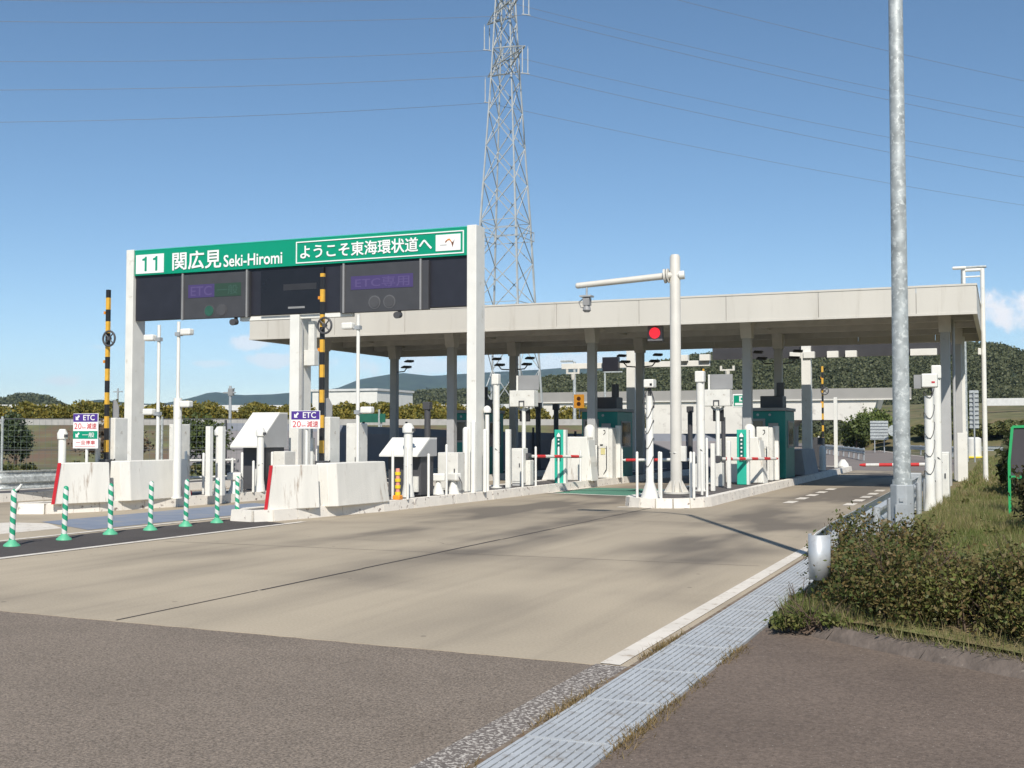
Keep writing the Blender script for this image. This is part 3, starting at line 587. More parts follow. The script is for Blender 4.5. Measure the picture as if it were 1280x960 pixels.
# camera poles
def camera_pole(loc, h, heads, lab, thick=0):
    t = thing('camera_pole', loc, lab, 'camera pole', 'slim vehicle camera poles')
    m = MB(); m.cyl(0, 0, 0, h, .042, .036, 12); m.cyl(0, 0, 0, .03, .12, n=16)
    if thick: m.cyl(0, 0, 0, thick, .09, n=16)
    m.build('pole', WHITE, t, smooth=True)
    for sgn, z in heads:
        c = MB().box(sgn * .1, sgn * .36, -.1, .07, z - .05, z + .09) if sgn > 0 else MB().box(sgn * .36, sgn * .1, -.1, .07, z - .05, z + .09)
        cm = c.build('camera_housing', WHITE, t, bevel=.03)
        MB().tube([(0, 0, z - .02), (sgn * .12, -.01, z - .04)], .025, 8).box(-.06, .06, -.055, .055, z - .06, z + .02).build('bracket', GALVD, cm)
    return t
camera_pole((-12.3, 21.52, .2), 3.85, ((-1, 3.6), (1, .95 + .9)), 'white camera pole with a camera at its top on the middle island')
camera_pole((-17.3, 21.42, .2), 3.8, ((-1, 3.5), (-1, 1.85)), 'white camera pole with two cameras facing left, beside the left gantry column')
camera_pole((-16.4, 20.95, .2), 3.8, ((1, 3.55), (1, 2.0)), 'white camera pole with a thick lower half and cameras facing right, left island', thick=2.15)

def cabinet(loc, w, d, h, lab, m=None, name='control_cabinet', extra=None):
    t = thing(name, loc, lab, 'cabinet', 'control cabinets')
    MB().box(-w / 2, w / 2, -d / 2, d / 2, .06, h).build('cabinet_body', m or WHITE2, t, bevel=.018)
    MB().box(-w / 2 + .02, w / 2 - .02, -d / 2 + .02, d / 2 - .02, 0, .06).build('plinth', GREYP, t)
    dr = MB().box(-w / 2 + .03, w / 2 - .03, -d / 2 - .012, -d / 2 - .001, .12, h - .06).build('door', m or WHITE2, t, bevel=.004)
    MB().box(w / 2 - .09, w / 2 - .065, -d / 2 - .03, -d / 2 - .012, h * .5, h * .5 + .1).build('handle', DARKMETAL, dr)
    return t
cabinet((-12.45, 21.75, .2), .32, .35, 1.6, 'white control cabinet beside the camera pole on the middle island')
cabinet((-17.2, 22.05, .2), .32, .35, 1.6, 'white control cabinet right of the left gantry column')
cabinet((-12.0, 29.7, .2), .32, .4, 1.0, 'low white cabinet at the foot of the lane sign pole, middle island')
cabinet((-16.75, 25.3, .2), .75, .5, .95, 'broad white cabinet under the large slanted hood, left island')
cabinet((-11.95, 25.3, .2), .52, .4, .95, 'white cabinet with hanging cables between two posts, middle island before the gantry column')

def sensor_post(loc, h, r, lab, head=True):
    t = thing('sensor_post', loc, lab, 'sensor post', 'round white sensor posts')
    m = MB(); m.tube([(0, 0, 0), (0, 0, .02), (0, 0, .3), (0, 0, h)], [r * 1.5, r * 1.5, r * 1.05, r], 18); m.build('post', WHITE, t, smooth=True)
    if head:
        MB().tube([(0, 0, h - .18), (0, 0, h - .17), (0, 0, h - .06), (0, 0, h + .03)], [r * .9, r * 1.35, r * 1.4, r * .8], 14).build('head', WHITE, t, smooth=True)
        MB().box(r * .9, r * 1.9, -.05, .0, h - .14, h - .08).build('eye', DARKMETAL, t)
    MB().tube([(r, -.02, h * .45), (r * .2, -r * 1.1, h * .42), (-r, -.03, h * .45)], .012, 6).build('cable', MIDMETAL, t, smooth=True)
    return t
sensor_post((-12.05, 23.3, .2), 1.58, .095, 'round white sensor post with a capped head before the small hood, middle island')
sensor_post((-16.75, 22.95, .2), 1.52, .10, 'round white sensor post with a capped head, left island right of the camera poles')
sensor_post((-17.93, 19.2, .2), 1.45, .075, 'round white sensor post with a capped head at the nose of the left island')
sensor_post((-16.5, 24.2, .2), 1.5, .085, 'round white sensor post with a thin antenna before the large hood, left island')
def slim_post(loc, h, w, lab, name='square_post'):
    t = MB().box(-w / 2, w / 2, -w / 2, w / 2, 0, h).build(name, WHITE, None, loc=loc, bevel=.008); tag(t, lab, 'post', 'square white posts'); return t
slim_post((-16.35, 22.0, .2), 1.55, .12, 'square white post right of the left camera poles')
slim_post((-16.2, 22.25, .2), 1.55, .12, 'grey shaded square post standing close behind another, left island')

# slanted machine hoods
def hood(loc, w, d, z0, z1, lab, body=True):
    t = thing('machine_hood', loc, lab, 'hood', 'slanted white machine hoods')
    m = MB(); th = .04
    m.hexa([(0, 0, z0), (w, 0, z0), (w, d, z1 - th), (0, d, z1 - th), (0, 0, z0 + th), (w, 0, z0 + th), (w, d, z1), (0, d, z1)]); m.box(0, w, d, d + .35, z1 - th, z1 - .002); m.build('roof_panel', WHITE, t)
    m = MB(); m.add([(w - .03, .02, z0 - .0), (w - .03, d + .35, z0), (w - .03, d + .35, z1 - th), (w - .03, d, z1 - th), (w + .0, .02, z0), (w + .0, d + .35, z0), (w + .0, d + .35, z1 - th), (w + .0, d, z1 - th)], [(3, 2, 1, 0), (4, 5, 6, 7), (0, 1, 5, 4), (1, 2, 6, 5), (2, 3, 7, 6), (3, 0, 4, 7)]); m.build('side_panel', GREYP, t)  # side panel greyer than the roof: shade of the right side put into colour
    MB().box(.08, w - .06, d * .45, d + .3, .02, z0 + .01).build('machine_body', DARKMETAL, t, bevel=.01)
    MB().box(w * .6, w - .1, d * .45 - .06, d * .45 - .002, .1, z0 * .5).build('panel', WHITE2, t)
hood((-17.45, 24.3, .2), .8, .95, 1.05, 1.92, 'large white slanted hood over a dark machine, left island')
hood((-12.8, 23.35, .2), .95, .62, .88, 1.3, 'small white slanted hood over a dark machine, middle island')

# slim bollards and guard pipes
bol0 = MB().dome(0, 0, 0, 1.0, .03, 10).build('slim_bollard', WHITE, smooth=True)
def bollards(pts, isl):
    global bol0
    grp = f'slim white bollards on the {isl} island'
    for i, (x, y, s) in enumerate(sorted(pts, key=lambda p: p[0] / p[1])):
        lab = f'slim white bollard on the {isl} island, {ORD[i]} from the left in its row'
        if bol0.get('label') is None: o = bol0; o.location = (x, y, .2); tag(o, lab, 'bollard', grp)
        else: o = copy_tree(bol0, (x, y, .2), lab, grp)
        o.scale = (1, 1, s)
bollards([(-16.5, 24.7, .95), (-16.4, 26.6, 1.0), (-16.75, 21.7, 1.0), (-16.95, 22.6, .95), (-16.6, 23.6, .95), (-16.42, 23.8, .75), (-16.85, 26.1, .9)], 'left')
bollards([(-11.95, 22.4, 1.05), (-11.62, 22.45, 1.1), (-11.7, 23.6, .95), (-11.55, 24.2, 1.15), (-11.75, 27.0, 1.0), (-11.6, 28.9, 1.0), (-11.5, 29.6, 1.05), (-11.55, 31.5, 1.0), (-11.42, 33.0, .9), (-11.4, 34.4, 1.05), (-11.2, 36.4, 1.0)], 'middle')
bollards([(-7.35, 25.0, 1.0), (-6.95, 25.35, 1.0), (-6.75, 24.75, 1.0), (-6.25, 25.35, 1.0), (-6.12, 25.1, 1.0), (-6.0, 25.8, 1.3), (-6.3, 26.6, .98)], 'right')
for i, (x, y, h, r, isl, w) in enumerate([(-11.95, 26.1, 1.55, .07, 'middle', 'left of a close pair near the gantry'), (-11.8, 26.3, 1.5, .055, 'middle', 'right of a close pair near the gantry'), (-11.5, 25.55, 1.7, .06, 'middle', 'just left of the right gantry column'), (-11.4, 26.0, 1.5, .05, 'middle', 'touching the left edge of the gantry column')]):
    t = MB().dome(0, 0, 0, h, r, 14).build('round_post', WHITE, loc=(x, y, .2), smooth=True); tag(t, f'tall round white post with domed top, {w}', 'post', 'round white posts')
t = thing('guard_rail_pipe', (-17.6, 23.4, .2), 'white two pipe guard rail behind the slim bollards of the left island', 'guard rail')
for z in (.35, .75): MB().tube([(-.3, -.6, z), (.3, .9, z)], .03, 10).build('rail', WHITE, t, smooth=True)
for k in (-.28, .28): MB().tube([(k, k * 2.4 + .15, 0), (k, k * 2.4 + .15, .8)], .03, 10).build('post', WHITE, t, smooth=True)

# cone-like stacked warning blocks right of the middle barrier
t = thing('warning_post', (-11.75, 22.25, .2), 'yellow and pink stacked warning post beside the middle island barrier', 'warning post')
for k in range(4):
    MB().tube([(0, 0, .12 + k * .17), (0, 0, .2 + k * .17)], [.07, .075], 12).build('yellow_ring', YELLOW, t, smooth=True)
    MB().tube([(0, 0, .2 + k * .17), (0, 0, .29 + k * .17)], [.05, .05], 12).build('pink_ring', mat('pink_plastic', (.75, .3, .24), .5), t, smooth=True)
MB().box(-.1, .1, -.1, .1, 0, .12).build('base', ORANGE, t, bevel=.03); t.scale = (.85, .85, .82)
t = thing('warning_post', (-16.95, 21.9, .2), 'small red and yellow warning post between the left poles, partly hidden', 'warning post')
MB().tube([(0, 0, .12), (0, 0, .5)], [.09, .06], 12).build('cone_body', RED, t, smooth=True); MB().tube([(0, 0, .5), (0, 0, .72)], [.06, .05], 12).build('cone_top', YELLOW, t, smooth=True); MB().box(-.13, .13, -.13, .13, 0, .12).build('base', RED, t, bevel=.03)

# low detector heads on splayed feet between the bollards
for x, y, rz, lab in ((-11.95, 24.6, .4, 'low white detector head on a splayed foot beside the small hood'), (-11.75, 25.0, -.3, 'low white detector head on a splayed foot below the cabinet with cables'), (-16.55, 25.0, .2, 'low white detector head on a splayed foot right of the large hood'), (-16.6, 23.3, .5, 'low white detector head on a splayed foot between left island bollards')):
    t = thing('loop_detector', (x, y, .2), lab, 'detector', 'low white detector heads', rz)
    MB().tube([(0, 0, 0), (0, 0, .05), (0, 0, .3)], [.15, .13, .05], 14).build('foot', WHITE, t, smooth=True)
    MB().box(-.16, .16, -.1, .1, .3, .48).build('head', WHITE, t, bevel=.03); MB().tube([(.16, 0, .4), (.24, .02, .25), (.22, .05, .0)], .012, 6).build('cable', DARKMETAL, t, smooth=True)
# tall sensor poles
def tall_pole(loc, h, r, lab, cap=True):
    t = thing('detector_pole', loc, lab, 'detector pole', 'tall white detector poles')
    MB().tube([(0, 0, 0), (0, 0, .03), (0, 0, .031), (0, 0, h)], [r * 1.7, r * 1.7, r, r], 18).build('pole', WHITE, t, smooth=True)
    MB().box(-r * 1.1, r * 1.1, -r * 1.25, r * .9, h - .25, h + .02).build('detector_head', WHITE, t, bevel=.02)
    MB().tube([(r, 0, .9), (r * .3, -r * 1.15, 1.0), (-r, 0, 1.05)], .012, 6).build('cable', MIDMETAL, t, smooth=True)
tall_pole((-12.0, 28.1, .2), 2.9, .085, 'tall white detector pole just right of the big gantry column, middle island')
tall_pole((-6.75, 28.4, .2), 2.88, .10, 'tall white detector pole right of the grey mast, right island')
slim_post((-11.75, 28.3, .2), 1.5, .12, 'square white post touching the tall detector pole on the middle island')
slim_post((-6.5, 28.6, .2), 1.15, .1, 'square white post touching the tall detector pole on the right island')
slim_post((-6.45, 30.2, .2), 1.2, .09, 'square white post left of the green pillar on the right island')

def lane_sign_box(loc, lab):
    t = thing('lane_sign_box', loc, lab, 'sign box', 'white lane sign boxes on poles')
    MB().tube([(0, 0, 0), (0, 0, .03), (0, 0, .031), (0, 0, 2.1)], [.16, .16, .055, .055], 14).build('pole', WHITE, t, smooth=True)
    b = MB().box(-.36, .36, -.16, .16, 2.12, 2.56).build('sign_box', WHITE2, t, bevel=.015)
    MB().box(-.08, -.055, -.18, -.161, 2.13, 2.28).box(.055, .08, -.18, -.161, 2.13, 2.28).box(-.055, .055, -.18, -.161, 2.255, 2.28).build('handle', DARKMETAL, b)
    MB().box(-.24, .36, .2, .24, 2.58, 2.98).build('back_panel', MIDMETAL, t, bevel=.006); MB().box(-.3, -.25, .2, .24, 2.5, 2.98).build('panel_edge', WHITE, t)
    for k in (-1, 1): MB().tube([(k * .02, 0, 2.0), (k * .14, .0, 2.07), (k * .16, 0, 2.118)], .03, 8).build('bracket', GALVD, t, smooth=True)
    MB().box(-.14, .14, .02, .15, 1.72, 2.05).build('lamp_unit', BLACK, t, bevel=.02)
lane_sign_box((-12.0, 30.0, .2), 'white lane sign box on a pole with a grey panel above, middle island')
lane_sign_box((-7.0, 31.4, .2), 'white lane sign box on a pole with a grey panel above, right island')

# barrier arms with their drive units
def arm_gate(loc, rz, L, z, lab, housing=True):
    t = thing('barrier_arm', loc, lab, 'barrier arm', 'red and white barrier arms')
    a = MB().tube([(0, 0, z), (L - .1, 0, z - .03), (L, 0, z - .03)], [.045, .042, .025], 12).build('arm', STRIPE_R, t, rz=rz, smooth=True)
    MB().box(-.13, .13, -.14, .14, 0, z - .1).build('drive_unit', WHITE2, t, bevel=.02)
    MB().tube([(0, -.16, z), (0, .12, z)], .09, 14).build('pivot', DARKMETAL, t, smooth=True)
arm_gate((-11.85, 29.9, .2), R(62), 2.0, .78, 'red and white barrier arm swung along the middle island before the green pillar')
arm_gate((-6.95, 31.2, .2), R(68), 2.9, .72, 'red and white barrier arm slanting down along the right island before the green pillar')
arm_gate((-7.35, 30.3, .2), R(180), 1.95, .72, 'closed red and white barrier arm across the lane between two islands')
arm_gate((-1.55, 30.3, .05), R(180), 1.7, .80, 'closed red and white barrier arm across the right lane beside the lamp post')

def pillar(loc, lab):
    t = thing('green_pillar', loc, lab, 'pillar', 'green information pillars')
    MB().box(-.13, .13, -.08, .1, 0, 1.5).build('pillar_body', MINT, t, bevel=.012)
    MB().box(.132, .2, -.06, .1, 0, 1.5).build('side_panel', WHITE, t)
    p = MB().box(-.062, .062, -.09, -.081, .62, 1.38).build('text_panel', mat('dark_green_panel', (.01, .10, .085), .4), t)
    MB().yprism([(-.055, 1.3), (.055, 1.3), (.045, 1.36), (0, 1.42), (-.045, 1.36)], -.0945, -.0905).build('arrow', SWHITE, p)
    g = MB()
    for k in range(6):
        zc = 1.22 - k * .108; s = .026
        g.yprism([(-s, zc - s * .6), (0, zc - s), (s, zc - s * .5), (s * .7, zc + s), (-s * .8, zc + s * .8)], -.0945, -.0905)
    g.build('glyphs', SWHITE, p)
pillar((-11.55, 31.6, .2), 'bright green pillar with white vertical writing on the middle island')
pillar((-6.6, 32.6, .2), 'bright green pillar with white vertical writing on the right island')

def crash_wall(loc, lab):
    t = thing('crash_wall', loc, lab, 'wall', 'white crash walls before the booths')
    m = MB(); m.yprism([(-.85, 0), (.72, 0), (.72, .55), (.6, 1.18), (.6, 1.3), (-.42, 1.3), (-.52, 1.2), (-.58, .6)], -.3, .3); m.build('wall', CONC_B, t, bevel=.03)
    MB().yprism([(.726, .0), (.76, 0), (.64, 1.2), (.61, 1.2)], -.29, .29).build('edge_strip', WHITE, t)
crash_wall((-11.95, 33.7, .2), 'white crash wall with a sloped edge before the booth on the middle island')
crash_wall((-6.95, 33.9, .2), 'white crash wall with a sloped edge before the booth on the right island')
for x, isl in ((-11.72, 'middle'), (-6.82, 'right')):
    t = MB().dome(0, 0, 0, 1.68, .17, 18).build('column_guard', WHITE, loc=(x, 34.75, .2), smooth=True); tag(t, f'thick white round topped guard post before the canopy column on the {isl} island', 'guard post', 'round topped guard posts')

def ticket_machine(loc, lab):
    t = thing('ticket_machine', loc, lab, 'ticket machine', 'white ticket machines')
    MB().box(-.18, .18, -.2, .2, 0, 1.6).build('machine_body', WHITE, t, bevel=.02)
    MB().box(.182, .3, -.18, .22, 0, 1.58).build('side_unit', WHITE2, t, bevel=.015)
    MB().tube([(.02, -.205, 1.5), (.07, -.215, 1.5), (.08, -.215, 1.42), (.02, -.205, 1.36)], .01, 6).build('loop_handle', BLACK, t)
    MB().box(-.07, .07, -.212, -.201, .74, .95).build('yellow_notice', mat('pale_yellow', (.66, .6, .3), .5), t); MB().box(-.09, .0, -.215, -.201, 1.02, 1.06).build('slot', BLACK, t)
    MB().tube([(-.14, -.2, .1), (-.14, -.26, .1), (-.14, -.26, 1.0), (.14, -.26, 1.0), (.14, -.26, .3), (.02, -.2, .12)], .012, 6).build('hoop', DARKMETAL, t)
ticket_machine((-11.62, 35.95, .2), 'white ticket machine with a small yellow notice before the booth on the middle island')
ticket_machine((-6.62, 35.9, .2), 'white ticket machine with a small yellow notice before the booth on the right island')
slim_post((-11.28, 36.3, .2), 1.65, .16, 'thick square white post before the green booth on the middle island')
slim_post((-6.3, 36.2, .2), 1.62, .16, 'thick square white post before the green booth on the right island')

def booth(loc, lab):
    t = thing('toll_booth', loc, lab, 'toll booth', 'green toll booths')
    MB().box(-.6, .6, 0, 1.7, 0, 2.1).build('booth_body', TEAL, t, bevel=.02)
    MB().box(-.64, .64, -.06, 1.76, 2.1, 2.2).build('roof', MIDMETAL, t, bevel=.015)
    w = MB().box(-.55, -.02, -.03, -.001, 1.1, 1.86).build('window_frame', MIDMETAL, t, bevel=.006); MB().box(-.48, -.09, -.034, -.0305, 1.17, 1.79).build('pane', GLASS, w)
    MB().box(.08, .38, -.025, -.001, 1.1, 1.72).build('notice_panel', mat('grey_notice', (.33, .32, .31), .6), t)
    w = MB().box(.601, .625, .4, 1.4, .95, 1.8).build('side_window', MIDMETAL, t); MB().box(.6255, .63, .46, 1.34, 1.0, 1.75).build('pane', GLASS, w)
    MB().tube([(.3, -.16, .72), (.3, -.16, .8), (.3, -.16, 1.12), (.3, -.16, 1.16)], [.09, .13, .13, .07], 14).build('payment_unit', TEALL, t, smooth=True)
    MB().box(.22, .38, -.15, -.001, .2, .72).build('unit_stand', DARKMETAL, t); MB().box(.2, .42, -.17, -.152, .15, .5).build('yellow_plate', YELLOW, t)
    a = MB().box(-.25, .45, .4, 1.1, 2.2, 2.58).build('air_unit', DARKMETAL, t, bevel=.02); MB().tube([(.35, .6, 2.58), (.35, .6, 3.0)], .12, 12).build('vent', DARKMETAL, a, smooth=True)
    for x in (-.25, .12): MB().tube([(x, -.001, 1.98), (x, -.03, 1.98)], .04, 10).build('lamp', GALVD, t)
    return t
booth((-11.98, 36.5, .2), 'green toll booth with a grey framed window on the middle island')
booth((-6.8, 37.3, .2), 'green toll booth with a grey framed window on the right island')
booth((-16.85, 37.0, .2), 'green toll booth mostly hidden behind the big gantry column on the left island')
t = thing('lane_number_sign', (-12.62, 36.35, 2.4), 'small orange sign above the left corner of the middle booth', 'sign')
MB().box(-.17, .17, -.03, .03, .02, .46).build('plate', LITOR, t, bevel=.01); MB().box(-.02, .02, .03, .08, -.3, .3).build('bracket', GALVD, t)
MB().tube([(0, -.031, .32), (0, -.036, .32)], .07, 12).tube([(0, -.031, .15), (0, -.036, .15)], .07, 12).build('symbol', mat('orange_brown', (.3, .09, .02), .5), t)

# right island nose: camera mast with coiled cables, grey mast with long arm
t = thing('camera_mast', (-7.05, 24.95, .2), 'white camera mast wound with cables at the nose of the right island', 'camera pole')
MB().tube([(0, 0, 0), (0, 0, .02), (0, 0, .35), (0, 0, 2.2)], [.2, .2, .085, .075], 16).build('mast', WHITE, t, smooth=True)
MB().box(-.1, .12, -.12, .14, 2.38, 2.56).build('camera_housing', WHITE, t, bevel=.02); MB().box(.04, .09, -.125, -.121, 2.42, 2.47).build('lens', BLACK, t)
cb_ = MB(); cb_.tube([(.092 * math.cos(k * .42), .092 * math.sin(k * .42), .5 + k * .024 + .08 * math.sin(k * .84 + 2) + .03 * math.sin(k * .31)) for k in range(70)], .008, 5)
for s in (-1, 1): cb_.tube([(0, 0, 2.4), (s * .06, -.05, 2.3), (s * .12, -.06, 2.1), (s * .11, -.04, 1.95), (s * .03, -.05, 1.9)], .012, 6); cb_.tube([(s * .02, .03, 2.2), (s * .02, .02, 2.4)], .02, 6)
cb_.build('cable', DARKMETAL, t, smooth=True)
t = thing('sensor_mast', (-7.0, 27.0, .2), 'tall grey white steel mast with a long horizontal arm holding a sensor over the lane', 'mast')
m = MB(); m.tube([(0, 0, 0), (0, 0, .04), (0, 0, .041), (0, 0, 5.5), (0, 0, 5.56)], [.3, .3, .135, .12, .09], 20)
for k in range(8):
    a = k * math.pi / 4; d = Vector((math.cos(a), math.sin(a), 0)); n = Vector((-d.y, d.x, 0)) * .008
    m.add([d * .12 - n + Vector((0, 0, .04)), d * .29 - n + Vector((0, 0, .04)), d * .12 - n + Vector((0, 0, .34)), d * .12 + n + Vector((0, 0, .04)), d * .29 + n + Vector((0, 0, .04)), d * .12 + n + Vector((0, 0, .34))], [(0, 1, 2), (5, 4, 3), (0, 3, 4, 1), (1, 4, 5, 2)])
MPAINT = mat('mast_grey_white_paint', (.56, .54, .49), .5, var=.05)
m.build('mast', MPAINT, t, smooth=True)
ar = MB(); ar.tube([(.1, -.02, 5.07), (-.15, -.05, 5.07), (-2.3, -.35, 4.9), (-2.32, -.35, 4.9)], [.08, .08, .07, .05], 14); a_ = ar.build('arm', MPAINT, t, smooth=True)
MB().tube([(-.2, -.055, 5.065), (-.25, -.06, 5.06)], .17, 16).tube([(-.135, -.05, 5.07), (-.16, -.05, 5.068)], .17, 16).build('flange', MPAINT, t, smooth=True); MB().tube([(.1, 0, 5.07), (.22, .02, 5.08)], .1, 14).build('end_cap', WHITE, t, smooth=True)
MB().tube([(-2.06, -.33, 4.9), (-2.06, -.33, 4.66)], .025, 8).box(-2.2, -1.92, -.46, -.2, 4.62, 4.66).build('hanger', GALVD, t)
s = MB().box(-2.13, -1.97, -.43, -.25, 4.42, 4.6).tube([(-2.05, -.34, 4.44), (-2.05, -.36, 4.3), (-2.05, -.36, 4.26)], [.07, .1, .06], 12).tube([(-2.13, -.34, 4.6), (-2.25, -.35, 4.5), (-2.2, -.35, 4.38), (-2.1, -.34, 4.36)], .012, 6); s.build('sensor', MIDMETAL, t, smooth=True)
for z in (.95,): MB().tube([(.14, -.02, z), (.0, -.15, z + .0), (-.14, -.02, z)], .016, 6).box(.12, .24, -.06, .06, .75, 1.1).build('junction_box', WHITE2, t, bevel=.01)
t = thing('steel_column', (-7.45, 28.6, .2), 'slender grey steel section standing behind the sensor mast, right island', 'column')
MB().box(-.02, .02, -.12, .12, 0, 3.1).build('web', GALVD, t); MB().box(.021, .18, -.1, -.06, 0, 3.1).build('flange', MIDMETAL, t)
t = thing('pole_beacon', (-7.2, 33, .2), 'short white capped dark pole left of the right detector pole', 'pole')
MB().cyl(0, 0, 0, 1.85, .06, n=12).build('pole', DARKMETAL, t, smooth=True); MB().dome(0, 0, 1.85, 2.28, .05, 12).build('white_cap', WHITE, t, smooth=True)

for x, y, h, lab in ((-16.8, 33.8, 2.4, 'slim post coloured dark for canopy shade, just right of the small hood'), (-16.6, 43, 2.6, 'slim post coloured dark for canopy shade, beyond the white lane sign box, left one'), (-16.6, 45, 2.6, 'slim post coloured dark for canopy shade, directly behind the middle green pillar'), (-11.6, 47, 2.5, 'slim post coloured dark for canopy shade, between camera mast and sensor mast in the rear')):
    t = thing('detector_pole', (x, y, .2), lab, 'detector pole', 'dark shaded detector poles'); MB().cyl(0, 0, 0, h - .25, .1, n=12).build('pole', DARKMETAL, t, smooth=True); MB().box(-.12, .12, -.12, .12, h - .25, h).build('detector_head', DARKMETAL, t, bevel=.02)  # white posts standing in shade; the shade is put into their dark colour
t = thing('dome_camera', (-11.6, 26.6, .2), 'small white dome camera on a post left of the gantry column', 'camera'); MB().cyl(0, 0, 0, 1.85, .05, n=12).build('post', WHITE, t, smooth=True); MB().tube([(0, 0, 1.85), (0, 0, 1.9)], .03, 8).build('neck', DARKMETAL, t); MB().tube([(0, 0, 1.9), (0, 0, 1.98), (0, 0, 2.04), (0, 0, 2.07)], [.09, .1, .07, .02], 14).build('dome', WHITE, t, smooth=True)
# rear end of right island
t = thing('concrete_barrier', (-6.55, 42.3, .2), 'shaded grey crash barrier behind the booth on the right island', 'barrier', 'concrete barrier blocks')
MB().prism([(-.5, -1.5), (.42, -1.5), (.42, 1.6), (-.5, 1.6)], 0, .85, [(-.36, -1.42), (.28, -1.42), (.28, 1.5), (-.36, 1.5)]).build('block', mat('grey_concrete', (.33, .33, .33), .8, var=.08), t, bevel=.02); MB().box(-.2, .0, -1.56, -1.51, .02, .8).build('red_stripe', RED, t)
slim_post((-6.35, 50.5, .2), 2.9, .14, 'tall white post at the rear end of the right island before the bridge')
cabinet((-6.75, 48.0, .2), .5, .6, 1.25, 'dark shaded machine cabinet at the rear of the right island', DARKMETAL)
t = MB().dome(0, 0, 0, .95, .12, 14).build('round_post', WHITE, loc=(-6.35, 46.5, .2), smooth=True); tag(t, 'white round topped post beside the rear machine on the right island', 'post', 'round white posts')
t = MB().tube([(0, 0, 0), (0, 0, .12), (0, 0, .3)], [.25, .22, .08], 14).build('end_cap_block', WHITE, loc=(-6.3, 52.4, .2), smooth=True); tag(t, 'low white end block at the far tip of the right island', 'block')

# rear gantry seen under the canopy
t = thing('rear_gantry', (-9, 44.9, 0), 'white rear gantry with boxes and boards hanging beyond the canopy', 'gantry')
for x in (-13.4, -6.67): MB().box(x + 9 - .17, x + 9 + .17, -.17, .17, .19, 5.0).build('column', WHITE, t, bevel=.01)
MB().box(-7.3, -1.3, -.1, .1, 4.18, 4.4).build('beam', WHITE, t, bevel=.01); MB().box(-1.2, 7.5, .02, .2, 4.42, 4.9).build('board', DARKG, t)  # board coloured dark to stand in for the shade beyond the canopy
for x in (-2.3, -1.45, 1.95, 2.45, 3.3, 3.95, 6.45): MB().box(x - .2 if x < 5 else x - .45, x + .2 if x < 5 else x + .45, -.25, .0, 4.38, 4.62).build('sensor_box', WHITE, t, bevel=.01)
for x in (-6.8, -.6): MB().box(x - .28, x - .2, -.15, -.101, 3.98, 4.17).box(x + .2, x + .28, -.15, -.101, 3.98, 4.17).box(x - .2, x + .2, -.15, -.101, 3.98, 4.04).tube([(x, -.1, 3.97), (x, -.1, 3.75)], [.1, .07], 10).build('camera', WHITE2, t)
MB().box(-5.5, -4.85, -.35, -.11, 4.05, 4.6).build('dark_sign', DARKB, t, bevel=.01)
t = thing('exit_sign', (-9.98, 49.5, .2), 'green sign with white rounded border half hidden behind the right island column', 'sign')
MB().cyl(0, .05, 0, 3.0, .04, n=10).build('post', GALVD, t, smooth=True)
s = MB().box(-.42, .42, -.02, .02, 2.5, 3.05).build('sign_plate', SWHITE, t, bevel=.02); MB().box(-.37, .37, -.026, -.0205, 2.55, 3.0).build('green_field', GREENS, s)
MB().box(-.32, .0, -.03, -.0265, 2.58, 2.68).box(-.14, -.02, -.03, -.0265, 2.74, 2.8).box(-.14, -.08, -.03, -.0265, 2.8, 2.9).box(-.14, -.02, -.03, -.0265, 2.9, 2.96).build('symbol', SWHITE, s)

# ------------------------------------------------------------------ right edge of the plaza
t = thing('camera_post', (-1.28, 23.9, .1), 'white round post with camera box and coiled cable beside the lamp post, right verge', 'camera pole')
MB().tube([(0, 0, 0), (0, 0, .3), (0, 0, 2.2)], [.13, .09, .085], 14).build('post', WHITE, t, smooth=True); MB().box(-.12, .16, -.14, .16, 2.36, 2.62).build('camera_housing', WHITE, t, bevel=.02); MB().box(.06, .12, -.146, -.142, 2.44, 2.47).build('badge', RED, t)
MB().tube([(.1 * math.cos(k * .45), .1 * math.sin(k * .45), .5 + k * .026 + .09 * math.sin(k * .9 + 1) - .03 * math.sin(k * .37)) for k in range(74)], .007, 5).tube([(.0, -.03, 2.15), (.08, -.05, 2.25), (.0, -.04, 2.4)], .014, 5).build('cable', DARKMETAL, t, smooth=True); MB().box(-.26, -.13, -.1, .1, 2.34, 2.6).build('shade', MIDMETAL, t)
tall_pole((-1.22, 25.6, .1), 2.85, .085, 'tall white detector pole right of the camera post, right verge')
cabinet((-1.2, 27.0, .1), .3, .45, 1.1, 'cream cabinet with a round black lock among white poles, right verge')
cabinet((-1.62, 25.2, .05), .22, .25, .75, 'small grey box on the guard rail side behind the lamp post', GALVD)
slim_post((-1.18, 41.0, .12), 4.6, .2, 'very tall white square post behind the right canopy column')
for i, (x, y, h) in enumerate(((-1.12, 38.6, 1.5), (-1.25, 43.8, 1.55))): slim_post((x, y, .12), h, .28, ['broad white square post just right of the right canopy column', 'broad white square post farthest along the right verge'][i])
